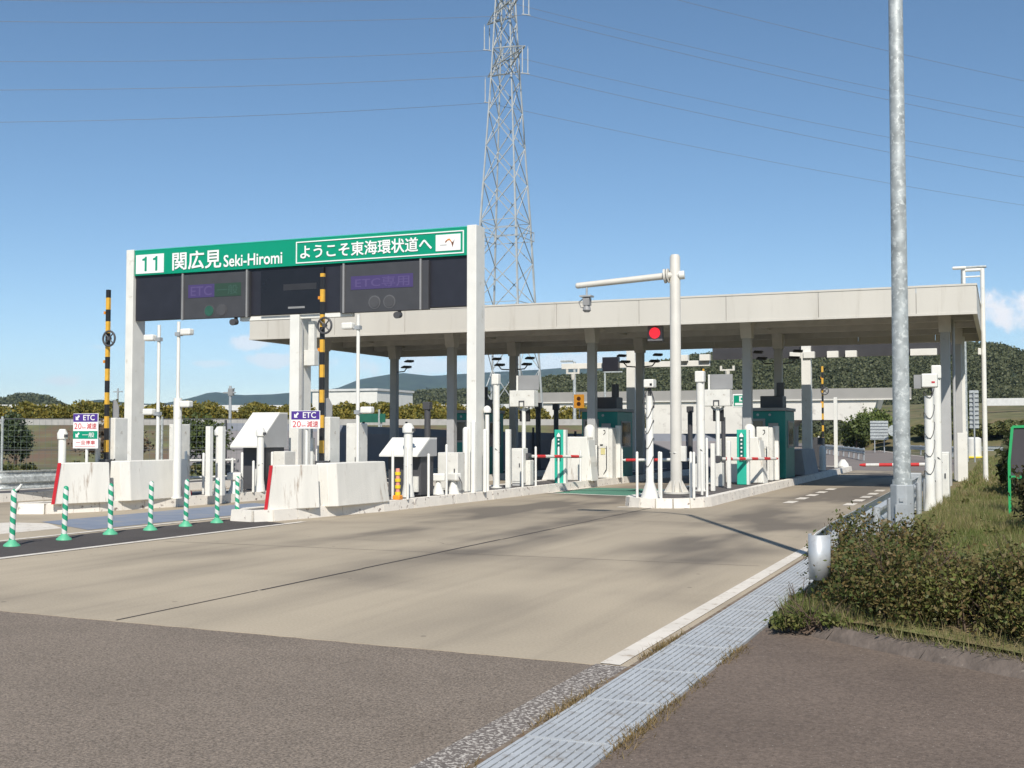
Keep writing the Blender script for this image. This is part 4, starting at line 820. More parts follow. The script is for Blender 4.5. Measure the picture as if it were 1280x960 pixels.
# guard rail with rounded end in front of the shrubs
def wbeam(pts, z0=.36, z1=.70):
    m = MB(); prof = [(0, z0), (.05, z0 + .05), (.05, z0 + .11), (0, z0 + .15), (0, z1 - .15), (.05, z1 - .11), (.05, z1 - .05), (0, z1)]
    vs = []; fs = []; pts = [Vector(p) for p in pts]
    for i, p in enumerate(pts):
        d = (pts[min(i + 1, len(pts) - 1)] - pts[max(0, i - 1)]).normalized(); n = Vector((-d.y, d.x))
        vs += [(p.x + n.x * o, p.y + n.y * o, z) for o, z in prof]
    k = len(prof)
    for i in range(len(pts) - 1): fs += [(i * k + j, (i + 1) * k + j, (i + 1) * k + j + 1, i * k + j + 1) for j in range(k - 1)]
    m.add(vs, fs); return m
def solid(o, th=.005):
    s = o.modifiers.new('solid', 'SOLIDIFY'); s.thickness = th; return o
t = thing('guard_rail', (0, 0, .02), 'galvanised guard rail with a rounded end sleeve emerging from the shrubs along the right verge', 'guard rail')
RAILM = mat('rail_steel', (.55, .57, .58), .45, metal=.35, var=.12, scale=5, col2=(.4, .4, .4), f2=.64, w2=.08, scale2=8)
solid(wbeam([(-1.5, 10.6), (-1.53, 12), (-1.54, 16), (-1.55, 20), (-1.55, 24), (-1.58, 28)]).build('beam', RAILM, t, smooth=True))
sl_ = MB(); arc = [(-1.44 + .09 * math.cos(a), 10.55 + .14 * math.sin(a) - .25) for a in np.linspace(R(150), R(380), 16)]
vs = [(x, y, .34) for x, y in arc] + [(x, y, .71) for x, y in arc]; n_ = len(arc); sl_.add(vs, [(i, i + 1, n_ + i + 1, n_ + i) for i in range(n_ - 1)])
solid(sl_.build('end_sleeve', RAILM, t, smooth=True), .006)
for y in (11.2, 13.2, 15.2, 17.2, 19.2, 21.2, 23.2, 25.2, 27.2): MB().cyl(-1.44, y, 0, .66, .05, n=12).build('post', GALVD, t, smooth=True)
# lamp post with service box
t = thing('lamp_post', (-.97, 13.0, .1), 'tall mottled galvanised lamp post with a square service box at its foot', 'lamp post')
MB().tube([(0, 0, .8), (0, 0, 10.4)], [.088, .06], 24).build('pole', GALV, t, smooth=True)
bx = MB().prism([(.125 * math.cos(R(22.5 + 45 * k)), .125 * math.sin(R(22.5 + 45 * k))) for k in range(8)], 0, .95).build('service_box', GALVD, t, bevel=.008); MB().box(-.06, .06, -.124, -.117, .2, .75).box(-.02, .02, -.128, -.1245, .78, .82).build('door', GALVD, bx)
MB().cyl(0, 0, .94, 1.0, .1, n=20).build('collar', GALV, t, smooth=True)
lh = MB().tube([(0, 0, 10.35), (-.4, -.0, 10.9), (-1.6, 0, 11.1)], [.05, .045, .04], 10).build('bracket_arm', GALV, t, smooth=True); MB().box(-2.2, -1.5, -.16, .16, 11.0, 11.16).build('lamp_head', GALV, lh, bevel=.05)

# white lamp post of the right verge, its arm reaching over the canopy edge
t = thing('lamp_post', (-.48, 38.3, .1), 'slim white lamp post with a bent arm beside the right end of the canopy', 'lamp post')
MB().tube([(0, 0, 0), (0, 0, 6.45)], [.075, .065], 12).build('pole', WHITE, t, smooth=True); MB().tube([(.03, 0, 6.42), (-.55, .0, 6.42)], .05, 10).tube([(.0, 0, 6.22), (-.5, 0, 6.22)], .025, 8).tube([(-.52, 0, 6.45), (-.52, 0, 5.2)], .05, 10).build('arm', WHITE, t, smooth=True)
MB().box(-.85, -.45, -.12, .12, 6.46, 6.54).build('lamp_head', WHITE, t, bevel=.04); MB().tube([(-.06, 0, 5.42), (-.2, 0, 5.42)], .05, 8).box(-.16, -.07, -.12, .05, 3.85, 4.05).build('clamp', WHITE, t, bevel=.02)
def plain_lamp(loc, h, r, lab, head=.6, m=None):
    t = thing('lamp_post', loc, lab, 'lamp post', 'distant lamp posts'); MB().tube([(0, 0, 0), (0, 0, h)], [r * 1.2, r * .8], 10).build('pole', m or GALV, t, smooth=True)
    if head: MB().box(-.1, head, -.12, .12, h - .02, h + .1).build('lamp_head', m or GALV, t, bevel=.03)
plain_lamp((-1.85, 69, .1), 10.5, .13, 'grey lamp post beyond the canopy, left of the slatted sign back', 1.2)
plain_lamp((-24.6, 70, 0), 6.1, .11, 'distant lamp post seen under the canopy left of the second pair of columns', -.9)
plain_lamp((-32.3, 100, 0), 7.0, .11, 'distant lamp post above the green middle booth', 1.6)
plain_lamp((-42.4, 90, 0), 7.6, .08, 'thin distant white pole before the blue hills', 0)
plain_lamp((-32.9, 60, 0), 3.0, .07, 'short distant pole among yellow bushes under the canopy', 0)
t = thing('utility_pole', (-43.1, 60, 0), 'small distant utility pole with crossarms left of the middle gantry column', 'utility pole')
MB().tube([(0, 0, 0), (0, 0, 4.5)], [.11, .08], 10).build('pole', GALVD, t, smooth=True); MB().box(-.5, .35, -.06, .06, 4.05, 4.13).box(-.12, .3, -.06, .06, 4.3, 4.36).build('crossarm', GALVD, t); MB().box(-.1, .22, -.1, .1, 3.9, 4.3).build('lamp_box', MIDMETAL, t)
t = thing('utility_pole', (-86, 100, 0), 'faint distant utility pole between bushes and sky at left', 'utility pole')
MB().tube([(0, 0, 0), (0, 0, 6.4)], [.12, .09], 8).build('pole', GALVD, t); MB().box(-.6, .6, -.06, .06, 6.0, 6.1).build('crossarm', GALVD, t)

# slatted sign seen from behind, attenuator, far signs, far guard rails
t = thing('road_sign', (-1.33, 66, .1), 'tall road sign seen from behind with horizontal stiffening ribs', 'sign')
MB().box(-.22, .22, 0, .03, 1.75, 3.75).build('sign_back', GALVD, t)
r_ = MB()
for k in range(9): r_.box(-.23, .23, -.06, -.001, 1.8 + k * .225, 1.88 + k * .225)
r_.build('rib', GALV, t); MB().cyl(0, -.09, 0, 3.6, .04, n=8).build('post', GALVD, t)
t = thing('cushion_drum', (-1.65, 79, .1), 'white cushion drum with a yellow base beyond the right verge', 'drum')
MB().tube([(0, 0, .12), (0, 0, 1.2), (0, 0, 1.3)], [.45, .45, .3], 18).build('drum', WHITE, t, smooth=True); MB().box(-.55, .6, -.5, .5, 0, .12).build('base', YELLOW, t, bevel=.03)
t = thing('road_sign', (-9.9, 108, 0), 'white rectangular far sign back beside the curved road', 'sign', 'far sign backs')
MB().box(-.75, .75, -.03, .03, 1.1, 2.75).build('sign_back', GALV, t); r_ = MB()
for k in range(6): r_.box(-.76, .76, -.09, -.031, 1.2 + k * .27, 1.28 + k * .27)
r_.build('rib', GALVD, t); MB().cyl(-.4, .07, 0, 2.6, .05, n=8).cyl(.4, .07, 0, 2.6, .05, n=8).build('post', GALVD, t)
t = thing('road_sign', (-8.6, 107, 0), 'round far sign back with a red mark beside a white sign', 'sign', 'far sign backs')
MB().tube([(0, -.03, 1.9), (0, .0, 1.9)], .5, 16).build('sign_back', GALV, t); MB().cyl(0, .06, 0, 2.3, .04, n=8).build('post', GALVD, t); MB().box(.4, .9, -.05, -.02, 1.75, 2.05).build('red_plate', RED, t)
def far_rail(pts, lab):
    t = thing('guard_rail', (0, 0, 0), lab, 'guard rail', 'far guard rails')
    solid(wbeam(pts).build('beam', GALV, t), .01)
    for i in range(len(pts) - 1):
        p, q = Vector(pts[i]), Vector(pts[i + 1]); n = int((q - p).length / 4) + 1
        for k in range(n): c = p.lerp(q, (k + .3) / n); MB().cyl(c.x, c.y, 0, .75, .06, n=6).build('post', GALVD, t)
far_rail([(-7.6, 74), (-9.6, 84), (-12.5, 96), (-14.5, 106)], 'far guard rail at the inside of the road curve left of the lamp post')
far_rail([(-2.2, 84), (-4.5, 92), (-7.5, 102)], 'far pale guard rail between the lamp post and the white poles')
far_rail([(-2.4, 96), (1.5, 94), (6, 93), (14, 94)], 'far guard rail crossing behind the white right lamp post')

# low green framed board at the right edge
t = thing('notice_board', (.1, 22.2, .1), 'dark board in a bright green frame with braced legs at the right edge', 'board')
BG = mat('frame_green', (.03, .35, .12), .4)
MB().yprism([(.02, .76), (1.5, .76), (1.5, 1.62), (.08, 1.58), (.02, .98)], .0, .05).build('panel', mat('panel_grey', (.06, .055, .06), .6), t)
fm = MB()
for a, b in (((0, .0, .74), (0, 0, 1.0)), ((0, 0, 1.0), (.06, 0, 1.6)), ((.06, 0, 1.6), (1.5, 0, 1.64)), ((1.5, 0, 1.64), (1.5, 0, .74)), ((0, 0, .74), (1.5, 0, .74))): fm.beam(a, b, .045)
fm.build('frame', BG, t)
for x in (0, 1.5): MB().beam((x, 0, -.1), (x, 0, .74), .045).build('leg', BG, t); MB().beam((x, .0, .95), (x + .14, .35, .68), .035).build('brace', BG, t)

# ------------------------------------------------------------------ delineator posts
d0 = thing('delineator_post', (0, 0, 0), '', 'delineator', 'green and white delineator posts')
MB().tube([(0, 0, .05), (0, 0, .76), (0, 0, .785), (0, 0, .8)], [.04, .04, .032, .012], 16).build('tube', STRIPE_G, d0, smooth=True)
MB().tube([(0, 0, 0), (0, 0, .02), (0, 0, .06), (0, 0, .09)], [.115, .11, .06, .042], 20).build('base', mat('mint_rubber', (.10, .42, .24), .5, var=.05), d0, smooth=True)
dl = [(-12.88, 12.85), (-12.92, 13.9), (-12.97, 14.95), (-12.93, 15.85), (-12.92, 16.75), (-12.9, 17.6), (-12.97, 18.3)]
for i, (x, y) in enumerate(dl):
    lab = ['green and white striped delineator post at far left with a bent white tip'] + [f'green and white striped delineator post, {ORD[k]} of the row counted from the left' for k in range(1, 6)] + ['green and white striped delineator post touching the middle island kerb']
    o = d0 if i == 0 else copy_tree(d0, None, lab[i])
    o.location = (x, y, .005); o['label'] = lab[i]; o.rotation_euler = (R(random.uniform(-1.5, 1.5)), R(random.uniform(-1, 3)), random.uniform(0, 6))
    if i == 0: pass
MB().tube([(.03, 0, .78), (.075, .02, .82), (.1, .03, .87)], [.018, .024, .016], 8).build('bent_tip', WHITE, d0, smooth=True); d0.rotation_euler = (0, R(2), 0)

# left side: guard rail end, mesh fence, dark screen fence
t = thing('guard_rail', (0, 0, 0), 'grey guard rail end at far left behind the delineators', 'guard rail')
solid(wbeam([(-21.55, 20.9), (-21.4, 21.2), (-21.2, 22.4), (-20.9, 24.5)][::1], .3, .72).build('beam', GALV, t, smooth=True), .006); MB().cyl(-21.55, 21.6, 0, .7, .07, n=12).cyl(-21.15, 23.5, 0, .7, .07, n=12).build('post', DARKMETAL, t, smooth=True)
FEN = mat('fence_wire', (.16, .19, .18), .5, metal=.2)
t = thing('mesh_fence', (0, 0, 0), 'wire mesh fence with pale posts along the left slope', 'fence')
fp = [(-38, 29.5), (-32.6, 32), (-27.6, 34.4), (-22.8, 36.6)]
for i, (x, y) in enumerate(fp):
    MB().cyl(x, y, -.03, 2.2, .045, n=8).build('post', GALV, t)
    if i < 3:
        x1, y1 = fp[i + 1]; w = MB()
        for k in range(26):
            a = k / 26; xx, yy = x + (x1 - x) * a, y + (y1 - y) * a; w.beam((xx, yy, .05), (xx, yy, 2.1), .006)
        for z in np.linspace(.1, 2.1, 11): w.beam((x, y, z), (x1, y1, z), .006)
        w.build('wire_panel', FEN, t); MB().beam((x, y, 1.02), (x1, y1, 1.02), .03).beam((x, y, 2.12), (x1, y1, 2.12), .025).build('rail', DARKMETAL, t)
t = thing('screen_fence', (0, 0, 0), 'long dark grey screen fence behind the left lanes with a pale top band', 'fence')
sp = [(-30.7, 39.3), (-25.4, 41.5), (-20.7, 43.6), (-16, 45.6), (-8, 49)]
SCR = mat('dark_screen', (.26, .25, .27), .7, var=.1, scale=1); SCRB = mat('screen_top_band', (.24, .26, .31), .6, var=.06)
zt = [2.05, 1.98, 1.75, 1.6, 1.6]
for i in range(len(sp) - 1):
    (x0, y0), (x1, y1) = sp[i], sp[i + 1]; d = Vector((x1 - x0, y1 - y0)).normalized(); n = Vector((-d.y, d.x)) * .04
    def sl2(z0, z1, z0b, z1b, m, nm, o=0):
        MB().hexa([(x0 + n.x, y0 + n.y, z0), (x0 - n.x * (1 + o), y0 - n.y * (1 + o), z0), (x1 - n.x * (1 + o), y1 - n.y * (1 + o), z0b), (x1 + n.x, y1 + n.y, z0b), (x0 + n.x, y0 + n.y, z1), (x0 - n.x * (1 + o), y0 - n.y * (1 + o), z1), (x1 - n.x * (1 + o), y1 - n.y * (1 + o), z1b), (x1 + n.x, y1 + n.y, z1b)]).build(nm, m, t)
    sl2(-.03, zt[i] - .3, -.03, zt[i + 1] - .3, SCR, 'screen_panel'); sl2(zt[i] - .298, zt[i], zt[i + 1] - .298, zt[i + 1], SCRB, 'top_band')
    for k in range(3):
        c = Vector((x0, y0)).lerp(Vector((x1, y1)), k / 3); MB().cyl(c.x + n.x * -2.5, c.y - abs(n.y) * 2.5, -.03, zt[i] + .1, .05, n=8).build('post', DARKMETAL, t)
t = thing('direction_sign', (-33.4, 60, 0), 'dark green distant road sign among the bushes under the canopy', 'sign')
MB().box(-.9, .9, -.03, .03, 2.25, 2.75).build('sign_plate', mat('dim_green', (.02, .12, .08), .5), t); MB().cyl(-.6, .08, 0, 2.5, .05, n=8).cyl(.6, .08, 0, 2.5, .05, n=8).build('post', GALVD, t)

# ------------------------------------------------------------------ bridge, buildings, far viaduct
t = thing('road_bridge', (0, 150, 0), 'white concrete road bridge with one opening over the curved road', 'bridge')
BC = mat('bridge_concrete', (.66, .635, .58), .8, var=.06, scale=.4, col2=(.45, .42, .38), f2=.62, w2=.1, scale2=.8)
m = MB(); m.yprism([(-60, -.5), (-24.6, -.5), (-24.6, 2.6), (-24.0, 3.35), (-18.2, 3.35), (-17.5, 2.8), (-17.3, -.5), (-15.9, -.5), (-13.9, 5.9), (-60, 5.9)], 0, 8); m.build('bridge_wall', BC, t)
MB().box(-62, -10, -.15, .1, 5.9, 7.2).build('parapet', mat('parapet_grey', (.30, .29, .27), .8, var=.06, scale=.5), t); MB().box(-62, -10, -.3, .0, 5.75, 5.899).build('ledge', BC, t)
t = thing('elevated_road', (0, 0, 0), 'thin white far parapet of an elevated road behind the yellow bushes', 'bridge')
PW = mat('parapet_white', (.6, .6, .58), .7, var=.1)
m = MB(); pv_ = [(-150, 118), (-84.7, 150), (-62, 151), (-40.5, 150)]
for i in range(3): (x0, y0), (x1, y1) = pv_[i], pv_[i + 1]; m.hexa([(x0, y0, 5.0), (x1, y1, 5.0), (x1, y1 + .4, 5.0), (x0, y0 + .4, 5.0), (x0, y0, 5.75), (x1, y1, 5.75), (x1, y1 + .4, 5.75), (x0, y0 + .4, 5.75)])
m.build('parapet', PW, t); m = MB()
for i in range(3): (x0, y0), (x1, y1) = pv_[i], pv_[i + 1]; m.hexa([(x0, y0 + .1, 4.2), (x1, y1 + .1, 4.2), (x1, y1 + 9, 4.2), (x0, y0 + 9, 4.2), (x0, y0 + .1, 4.99), (x1, y1 + .1, 4.99), (x1, y1 + 9, 4.99), (x0, y0 + 9, 4.99)])
m.build('deck', BC, t)
for k in range(6):
    c = Vector((-150, 122)).lerp(Vector((-84, 153)), k / 5) if k < 4 else Vector((-84 + (k - 3) * 18, 154)); MB().box(c.x - .6, c.x + .6, c.y - .6, c.y + .6, -.05, 4.2).build('pier', BC, t)
t = thing('factory_building', (-47.2, 81, 0), 'low white building with a flat roof behind the striped gate', 'building')
MB().box(-3.2, 2.6, 0, 6, -.05, 4.95).build('wall', WHITE, t); MB().box(-3.3, 2.7, -.1, 6.1, 4.95, 5.12).build('roof', PW, t)
for x in (-2.2, -.6, 1.0): w = MB().box(x, x + 1.0, -.04, -.001, 3.3, 3.9).build('window', MIDMETAL, t)
t = thing('factory_building', (-107, 112, 0), 'long low white building with dark openings at far left', 'building')
MB().box(-14, 6, 0, 9, -.05, 4.3).build('wall', WHITE, t); MB().box(-14.3, 6.3, -.3, 9.3, 4.3, 4.9).build('roof', PW, t)
for k in range(6): MB().box(-13 + k * 3.1, -11 + k * 3.1, -.05, -.001, 3.0, 3.8).build('window', DARKMETAL, t)
t = thing('embankment_wall', (0, 0, 0), 'pale road guard wall along the far left embankment', 'wall')
m = MB(); ew = [(-72, 46), (-52, 55.5), (-38, 62.5), (-23, 69.5)]
for i in range(3): (x0, y0), (x1, y1) = ew[i], ew[i + 1]; m.hexa([(x0, y0, 2.1), (x1, y1, 2.1), (x1, y1 + .2, 2.1), (x0, y0 + .2, 2.1), (x0, y0, 2.5), (x1, y1, 2.5), (x1, y1 + .2, 2.5), (x0, y0 + .2, 2.5)])
m.build('wall', mat('dull_rail', (.36, .35, .33), .7), t)
# embankment under the yellow bushes
m = MB(); e0 = [(-130, 18), (-72, 45), (-52, 54.5), (-38, 61.5), (-23, 68.5)]
for i in range(4):
    (x0, y0), (x1, y1) = e0[i], e0[i + 1]
    m.quad((x0 + 6, y0 - 5, -.06), (x1 + 6, y1 - 5, -.06), (x1, y1, 2.1), (x0, y0, 2.1)); m.quad((x0, y0, 2.1), (x1, y1, 2.1), (x1 - 8, y1 + 12, 2.6), (x0 - 8, y0 + 12, 2.6)); m.quad((x0 - 8, y0 + 12, 2.6), (x1 - 8, y1 + 12, 2.6), (x1 - 10, y1 + 20, -.06), (x0 - 10, y0 + 20, -.06))
tag(m.build('embankment', mat('embankment_grass', (.115, .12, .055), .95, var=.35, scale=.5, col2=(.14, .095, .065), f2=.52, w2=.1, scale2=.3)), kind='structure')

# ------------------------------------------------------------------ vegetation builders
def leaves(cent, size, flat=.5):      # random leaf quads, kite shaped
    n = len(cent); a = rng.normal(size=(n, 3)); a /= np.linalg.norm(a, axis=1)[:, None]
    b = rng.normal(size=(n, 3)); b -= a * (a * b).sum(1)[:, None]; b /= np.linalg.norm(b, axis=1)[:, None]
    s = size * rng.uniform(.45, 1.6, size=(n, 1))
    V = np.stack([cent - a * s, cent + b * s * flat, cent + a * s, cent - b * s * flat], 1).reshape(-1, 3)
    return V, np.arange(4 * n).reshape(n, 4)
def clump_points(n, c, r, k, seed_r=.35):   # points gathered in clumps near the surface of an uneven ellipsoid
    c, r = np.array(c), np.array(r); d = rng.normal(size=(k, 3)); d[:, 2] = np.abs(d[:, 2]) * 1.0 - .25; d /= np.linalg.norm(d, axis=1)[:, None]
    cc = c + d * r * rng.uniform(.62, 1.02, size=(k, 1)); i = rng.integers(0, k, n)
    return cc[i] + rng.normal(size=(n, 3)) * r * seed_r * .5
AZ = leafmat('azalea_leaves', [(.03, .045, .013), (.07, .10, .026), (.105, .105, .035), (.18, .12, .052), (.13, .165, .04), (.27, .25, .07)])
AZG = leafmat('green_shrub_leaves', [(.03, .045, .014), (.07, .095, .025), (.13, .15, .04), (.17, .13, .06)])
TWIG = mat('twig_bark', (.10, .07, .05), .9)
def shrub(name, loc, blobs, n, size, lab, m=AZ, cat='shrub', k=60):
    t = thing(name, loc, lab, cat, 'shrubs on the right verge'); P = []
    tot = sum(b[1][0] * b[1][1] + b[1][1] * b[1][2] for b in blobs)
    for c, r in blobs: P.append(clump_points(int(n * (r[0] * r[1] + r[1] * r[2]) / tot), c, r, k, .34))
    P = np.concatenate(P); P[:, 2] = np.maximum(P[:, 2], .02 + rng.uniform(0, .05, len(P))); V, F = leaves(P, size)
    npmesh('foliage', V, F, m, t)
    s = MB()
    for c, r in blobs:
        for q in range(26):
            a = rng.uniform(0, 6.28); e = Vector((c[0] + r[0] * .85 * math.cos(a), c[1] + r[1] * .85 * math.sin(a), c[2] + r[2] * rng.uniform(.1, 1.05))); b0 = Vector((c[0] + rng.uniform(-.5, .5) * r[0], c[1] + rng.uniform(-.5, .5) * r[1], 0))
            s.tube([b0, b0.lerp(e, .55) + Vector((0, 0, .04)), e + Vector((0, 0, .03 if q % 3 else .12))], [.008, .005, .002], 5)
    s.build('stem', TWIG, t)
    return t
shrub('azalea_shrub', (-1.05, 11.5, .1), [((-.12, -.05, .24), (.45, .65, .42)), ((-.08, -.8, .17), (.34, .5, .32)), ((.25, .2, .26), (.4, .45, .4)), ((.5, -.5, .16), (.4, .4, .28))], 26000, .017, 'dense reddish green azalea mound before the lamp post foot')
shrub('azalea_shrub', (-.55, 9.87, .14), [((-.33, .1, .17), (.45, .5, .35)), ((-.1, -.15, .18), (.45, .5, .39)), ((.42, -.42, .16), (.42, .5, .34)), ((.85, -.6, .2), (.5, .52, .4)), ((.35, .3, .12), (.7, .5, .28))], 40000, .0165, 'wide brownish azalea hedge behind the mortar kerb in the foreground')
shrub('azalea_shrub', (.95, 9.0, .16), [((0, 0, .18), (.75, .55, .36)), ((.7, .3, .22), (.7, .7, .42))], 24000, .018, 'dark azalea clump at the right edge behind the mortar kerb', leafmat('dark_azalea_leaves', [(.025, .035, .012), (.06, .07, .022), (.11, .08, .036), (.14, .13, .04)]))
shrub('low_weed', (-1.6, 9.7, .03), [((0, 0, .03), (.13, .36, .09)), ((-.02, .7, .05), (.1, .35, .13)), ((.25, -.2, .08), (.3, .15, .1))], 2200, .018, 'low green weeds spilling over the drain edge', AZG, 'weeds', 30)
shrub('tall_shrub', (.85, 18.5, .12), [((0, 0, .5), (.6, 1.0, .75)), ((.5, -1.2, .45), (.55, .8, .6))], 9000, .045, 'tall dull green shrub under the green framed board', leafmat('dull_shrub', [(.02, .03, .012), (.06, .065, .025), (.13, .10, .05), (.10, .12, .04)]))
shrub('tall_shrub', (.45, 30, .12), [((0, 0, .6), (.5, 2.2, .9)), ((.6, 4, .6), (.7, 2.5, 1.0))], 7000, .07, 'narrow dark shrub row beyond the green framed board', leafmat('dark_shrub', [(.015, .022, .01), (.05, .06, .022), (.10, .10, .04)]))
# grass on the verge
def grass(n, xr, yr, h, w, ybias=1.0):
    x = rng.uniform(*xr, n); y = yr[0] + (yr[1] - yr[0]) * rng.uniform(0, 1, n) ** ybias; z = verge_h(x, y) - .01
    hh = h * rng.uniform(.4, 1.5, n) * (.6 + .8 * (np.sin(x * 2.3 + y * .9) * np.sin(y * 1.7 - x) * .5 + .5)); a = rng.uniform(0, 6.28, n); l = rng.uniform(.1, .8, n) * hh
    wx, wy = np.cos(a) * w, np.sin(a) * w; b = np.stack([x, y, z], 1); o = np.stack([wx, wy, wx * 0], 1); b2 = rng.uniform(0, 6.28, n); tip = b + np.stack([np.cos(b2) * l, np.sin(b2) * l, hh], 1)
    return np.stack([b - o, b + o, tip], 1).reshape(-1, 3), np.arange(3 * n).reshape(n, 3)
GRM = leafmat('grass_blades', [(.08, .12, .028), (.14, .19, .05), (.22, .22, .08), (.34, .27, .15), (.18, .19, .06)], trans=.35)
V1, F1 = grass(70000, (-1.25, 1.8), (10.6, 30), .115, .006, 1.2); V2, F2 = grass(26000, (-1.1, 4), (28, 80), .12, .018, 1.5); V3, F3 = grass(5000, (-1.7, .2), (9.4, 12), .1, .004)
nk = 9000; seg_ = rng.integers(0, len(kp) - 1, nk); tt = rng.uniform(0, 1, nk); ka, kb2 = np.array(kp)[seg_], np.array(kp)[seg_ + 1]; dd = kb2 - ka; nn_ = np.stack([-dd[:, 1], dd[:, 0]], 1); nn_ /= np.linalg.norm(nn_, axis=1)[:, None]
pk = ka + dd * tt[:, None] + nn_ * np.abs(rng.normal(.16, .09, nk))[:, None]; hk = rng.uniform(.03, .16, nk) * (.5 + rng.uniform(0, 1, nk) ** 3); b = np.stack([pk[:, 0], pk[:, 1], np.full(nk, .09)], 1); ak = rng.uniform(0, 6.28, nk); o = np.stack([np.cos(ak), np.sin(ak), ak * 0], 1) * .0045; tip = b + np.stack([rng.normal(0, .05, nk), rng.normal(-.02, .05, nk), hk], 1)
V4 = np.stack([b - o, b + o, tip], 1).reshape(-1, 3); F4 = np.arange(3 * nk).reshape(nk, 3)
V = np.concatenate([V1, V2, V3, V4]); F = np.concatenate([F1, F2 + len(V1), F3 + len(V1) + len(V2), F4 + len(V1) + len(V2) + len(V3)])
tag(npmesh('verge_grass', V, F, GRM), 'rough dry and green grass covering the right verge', 'grass', kind='stuff')
# dry grass in the gap beside the drain
n = 2600; x = np.concatenate([rng.normal(-2.34, .02, 1500), rng.normal(-1.78, .03, 1100)]); y = np.concatenate([5 + 4.5 * rng.beta(1, 1, 1500), np.repeat(rng.uniform(5.2, 9.4, 11), 100) + rng.normal(0, .12, 1100)])
keep = (np.sin(y * 3.1) + rng.normal(0, .5, n)) > .1; keep[1500:] = True; x, y = x[keep], y[keep]; n = len(x)
b = np.stack([x, y, np.full(n, .0)], 1); a = rng.uniform(0, 6.28, n); o = np.stack([np.cos(a), np.sin(a), a * 0], 1) * .004; tip = b + np.stack([rng.normal(0, .03, n), rng.normal(0, .03, n), rng.uniform(.01, .06, n)], 1)
tag(npmesh('dry_gutter_grass', np.stack([b - o, b + o, tip], 1).reshape(-1, 3), np.arange(3 * n).reshape(n, 3), leafmat('dry_grass', [(.10, .09, .03), (.20, .14, .06), (.28, .2, .1)], trans=.2)), 'dry brown grass tufts along the drain edges', 'grass', kind='stuff')

def bush_belt(name, pts, n, h, wid, size, m, lab, kpm=1.2):
    P = []; pts = [np.array(p, float) for p in pts]; L = [np.linalg.norm(pts[i + 1][:2] - pts[i][:2]) for i in range(len(pts) - 1)]
    for i in range(len(pts) - 1):
        k = max(6, int(L[i] * kpm)); a = rng.uniform(0, 1, k); c = pts[i] + (pts[i + 1] - pts[i]) * a[:, None]; c[:, :2] += rng.normal(0, wid, (k, 2)); hh = h * rng.uniform(.45, 1.15, k)
        j = rng.integers(0, k, int(n * L[i] / sum(L))); d = rng.normal(size=(len(j), 3)); d /= np.linalg.norm(d, axis=1)[:, None]; d[:, 2] = np.abs(d[:, 2])
        P.append(c[j] + d * np.stack([hh[j] * .9, hh[j] * .9, hh[j]], 1) * rng.uniform(.7, 1.05, (len(j), 1)))
    V, F = leaves(np.concatenate(P), size, .7)
    o = npmesh(name, V, F, m); tag(o, lab, 'bushes', kind='stuff'); return o
YB = leafmat('goldenrod_leaves', [(.07, .08, .025), (.14, .14, .035), (.27, .22, .045), (.36, .26, .045)], trans=.25)
bush_belt('yellow_bushes', [(-64, 59, 2.4), (-45, 68, 2.5), (-33, 73, 2.4), (-24, 78, 2.0)], 150000, 1.2, 1.9, .085, YB, 'belt of yellow green bushes along the far embankment', 3.2)
bush_belt('slope_weeds', [(-44, 27, 0), (-33, 36, 0), (-26, 38.5, 0)], 9000, .5, 1.8, .07, leafmat('weed_leaves', [(.04, .055, .02), (.09, .11, .035), (.16, .16, .06), (.2, .13, .08)], trans=.2), 'tangled weeds on the left slope behind the mesh fence', 1.6)
bush_belt('right_bushes', [(3.5, 48, .5), (4.5, 70, .5), (6, 95, .7), (16, 100, 1.6)], 30000, 1.1, 1.4, .12, leafmat('right_bush_leaves', [(.03, .04, .015), (.08, .085, .03), (.14, .12, .05)], trans=.15), 'mixed bushes on the slope beyond the right verge', .8)
bush_belt('bridge_bushes', [(-14.5, 133, .3), (-10, 127, 1.2), (-5, 124, 1.6), (3, 121, 1.6), (20, 120, 2)], 70000, 1.2, 4.2, .15, leafmat('bridge_bush_leaves', [(.05, .07, .025), (.12, .13, .045), (.19, .17, .065)], trans=.15), 'green bushes on the embankment beside the bridge', 2.2)
m = MB()
for (x0, y0), (x1, y1) in (((-15, 137), (-5, 131)), ((-5, 131), (4, 128)), ((4, 128), (40, 126))): m.quad((x0 + .5, y0 - 12, -.05), (x1 + .5, y1 - 14, -.05), (x1, y1, 3.2), (x0, y0, 3.0)); m.quad((x0, y0, 3.0), (x1, y1, 3.2), (x1, y1 + 30, 5.5), (x0, y0 + 30, 5.5))
tag(m.build('bridge_embankment', mat('embankment_green', (.12, .118, .05), .95, var=.35, scale=.5, col2=(.17, .13, .07), f2=.55, w2=.12, scale2=.25)), kind='structure')
t = thing('highway_parapet', (0, 0, 0), 'thin white rail of the road above the right embankment', 'guard rail'); MB().box(-1.5, 40, 140, 140.3, 4.7, 5.5).build('rail', PW, t)

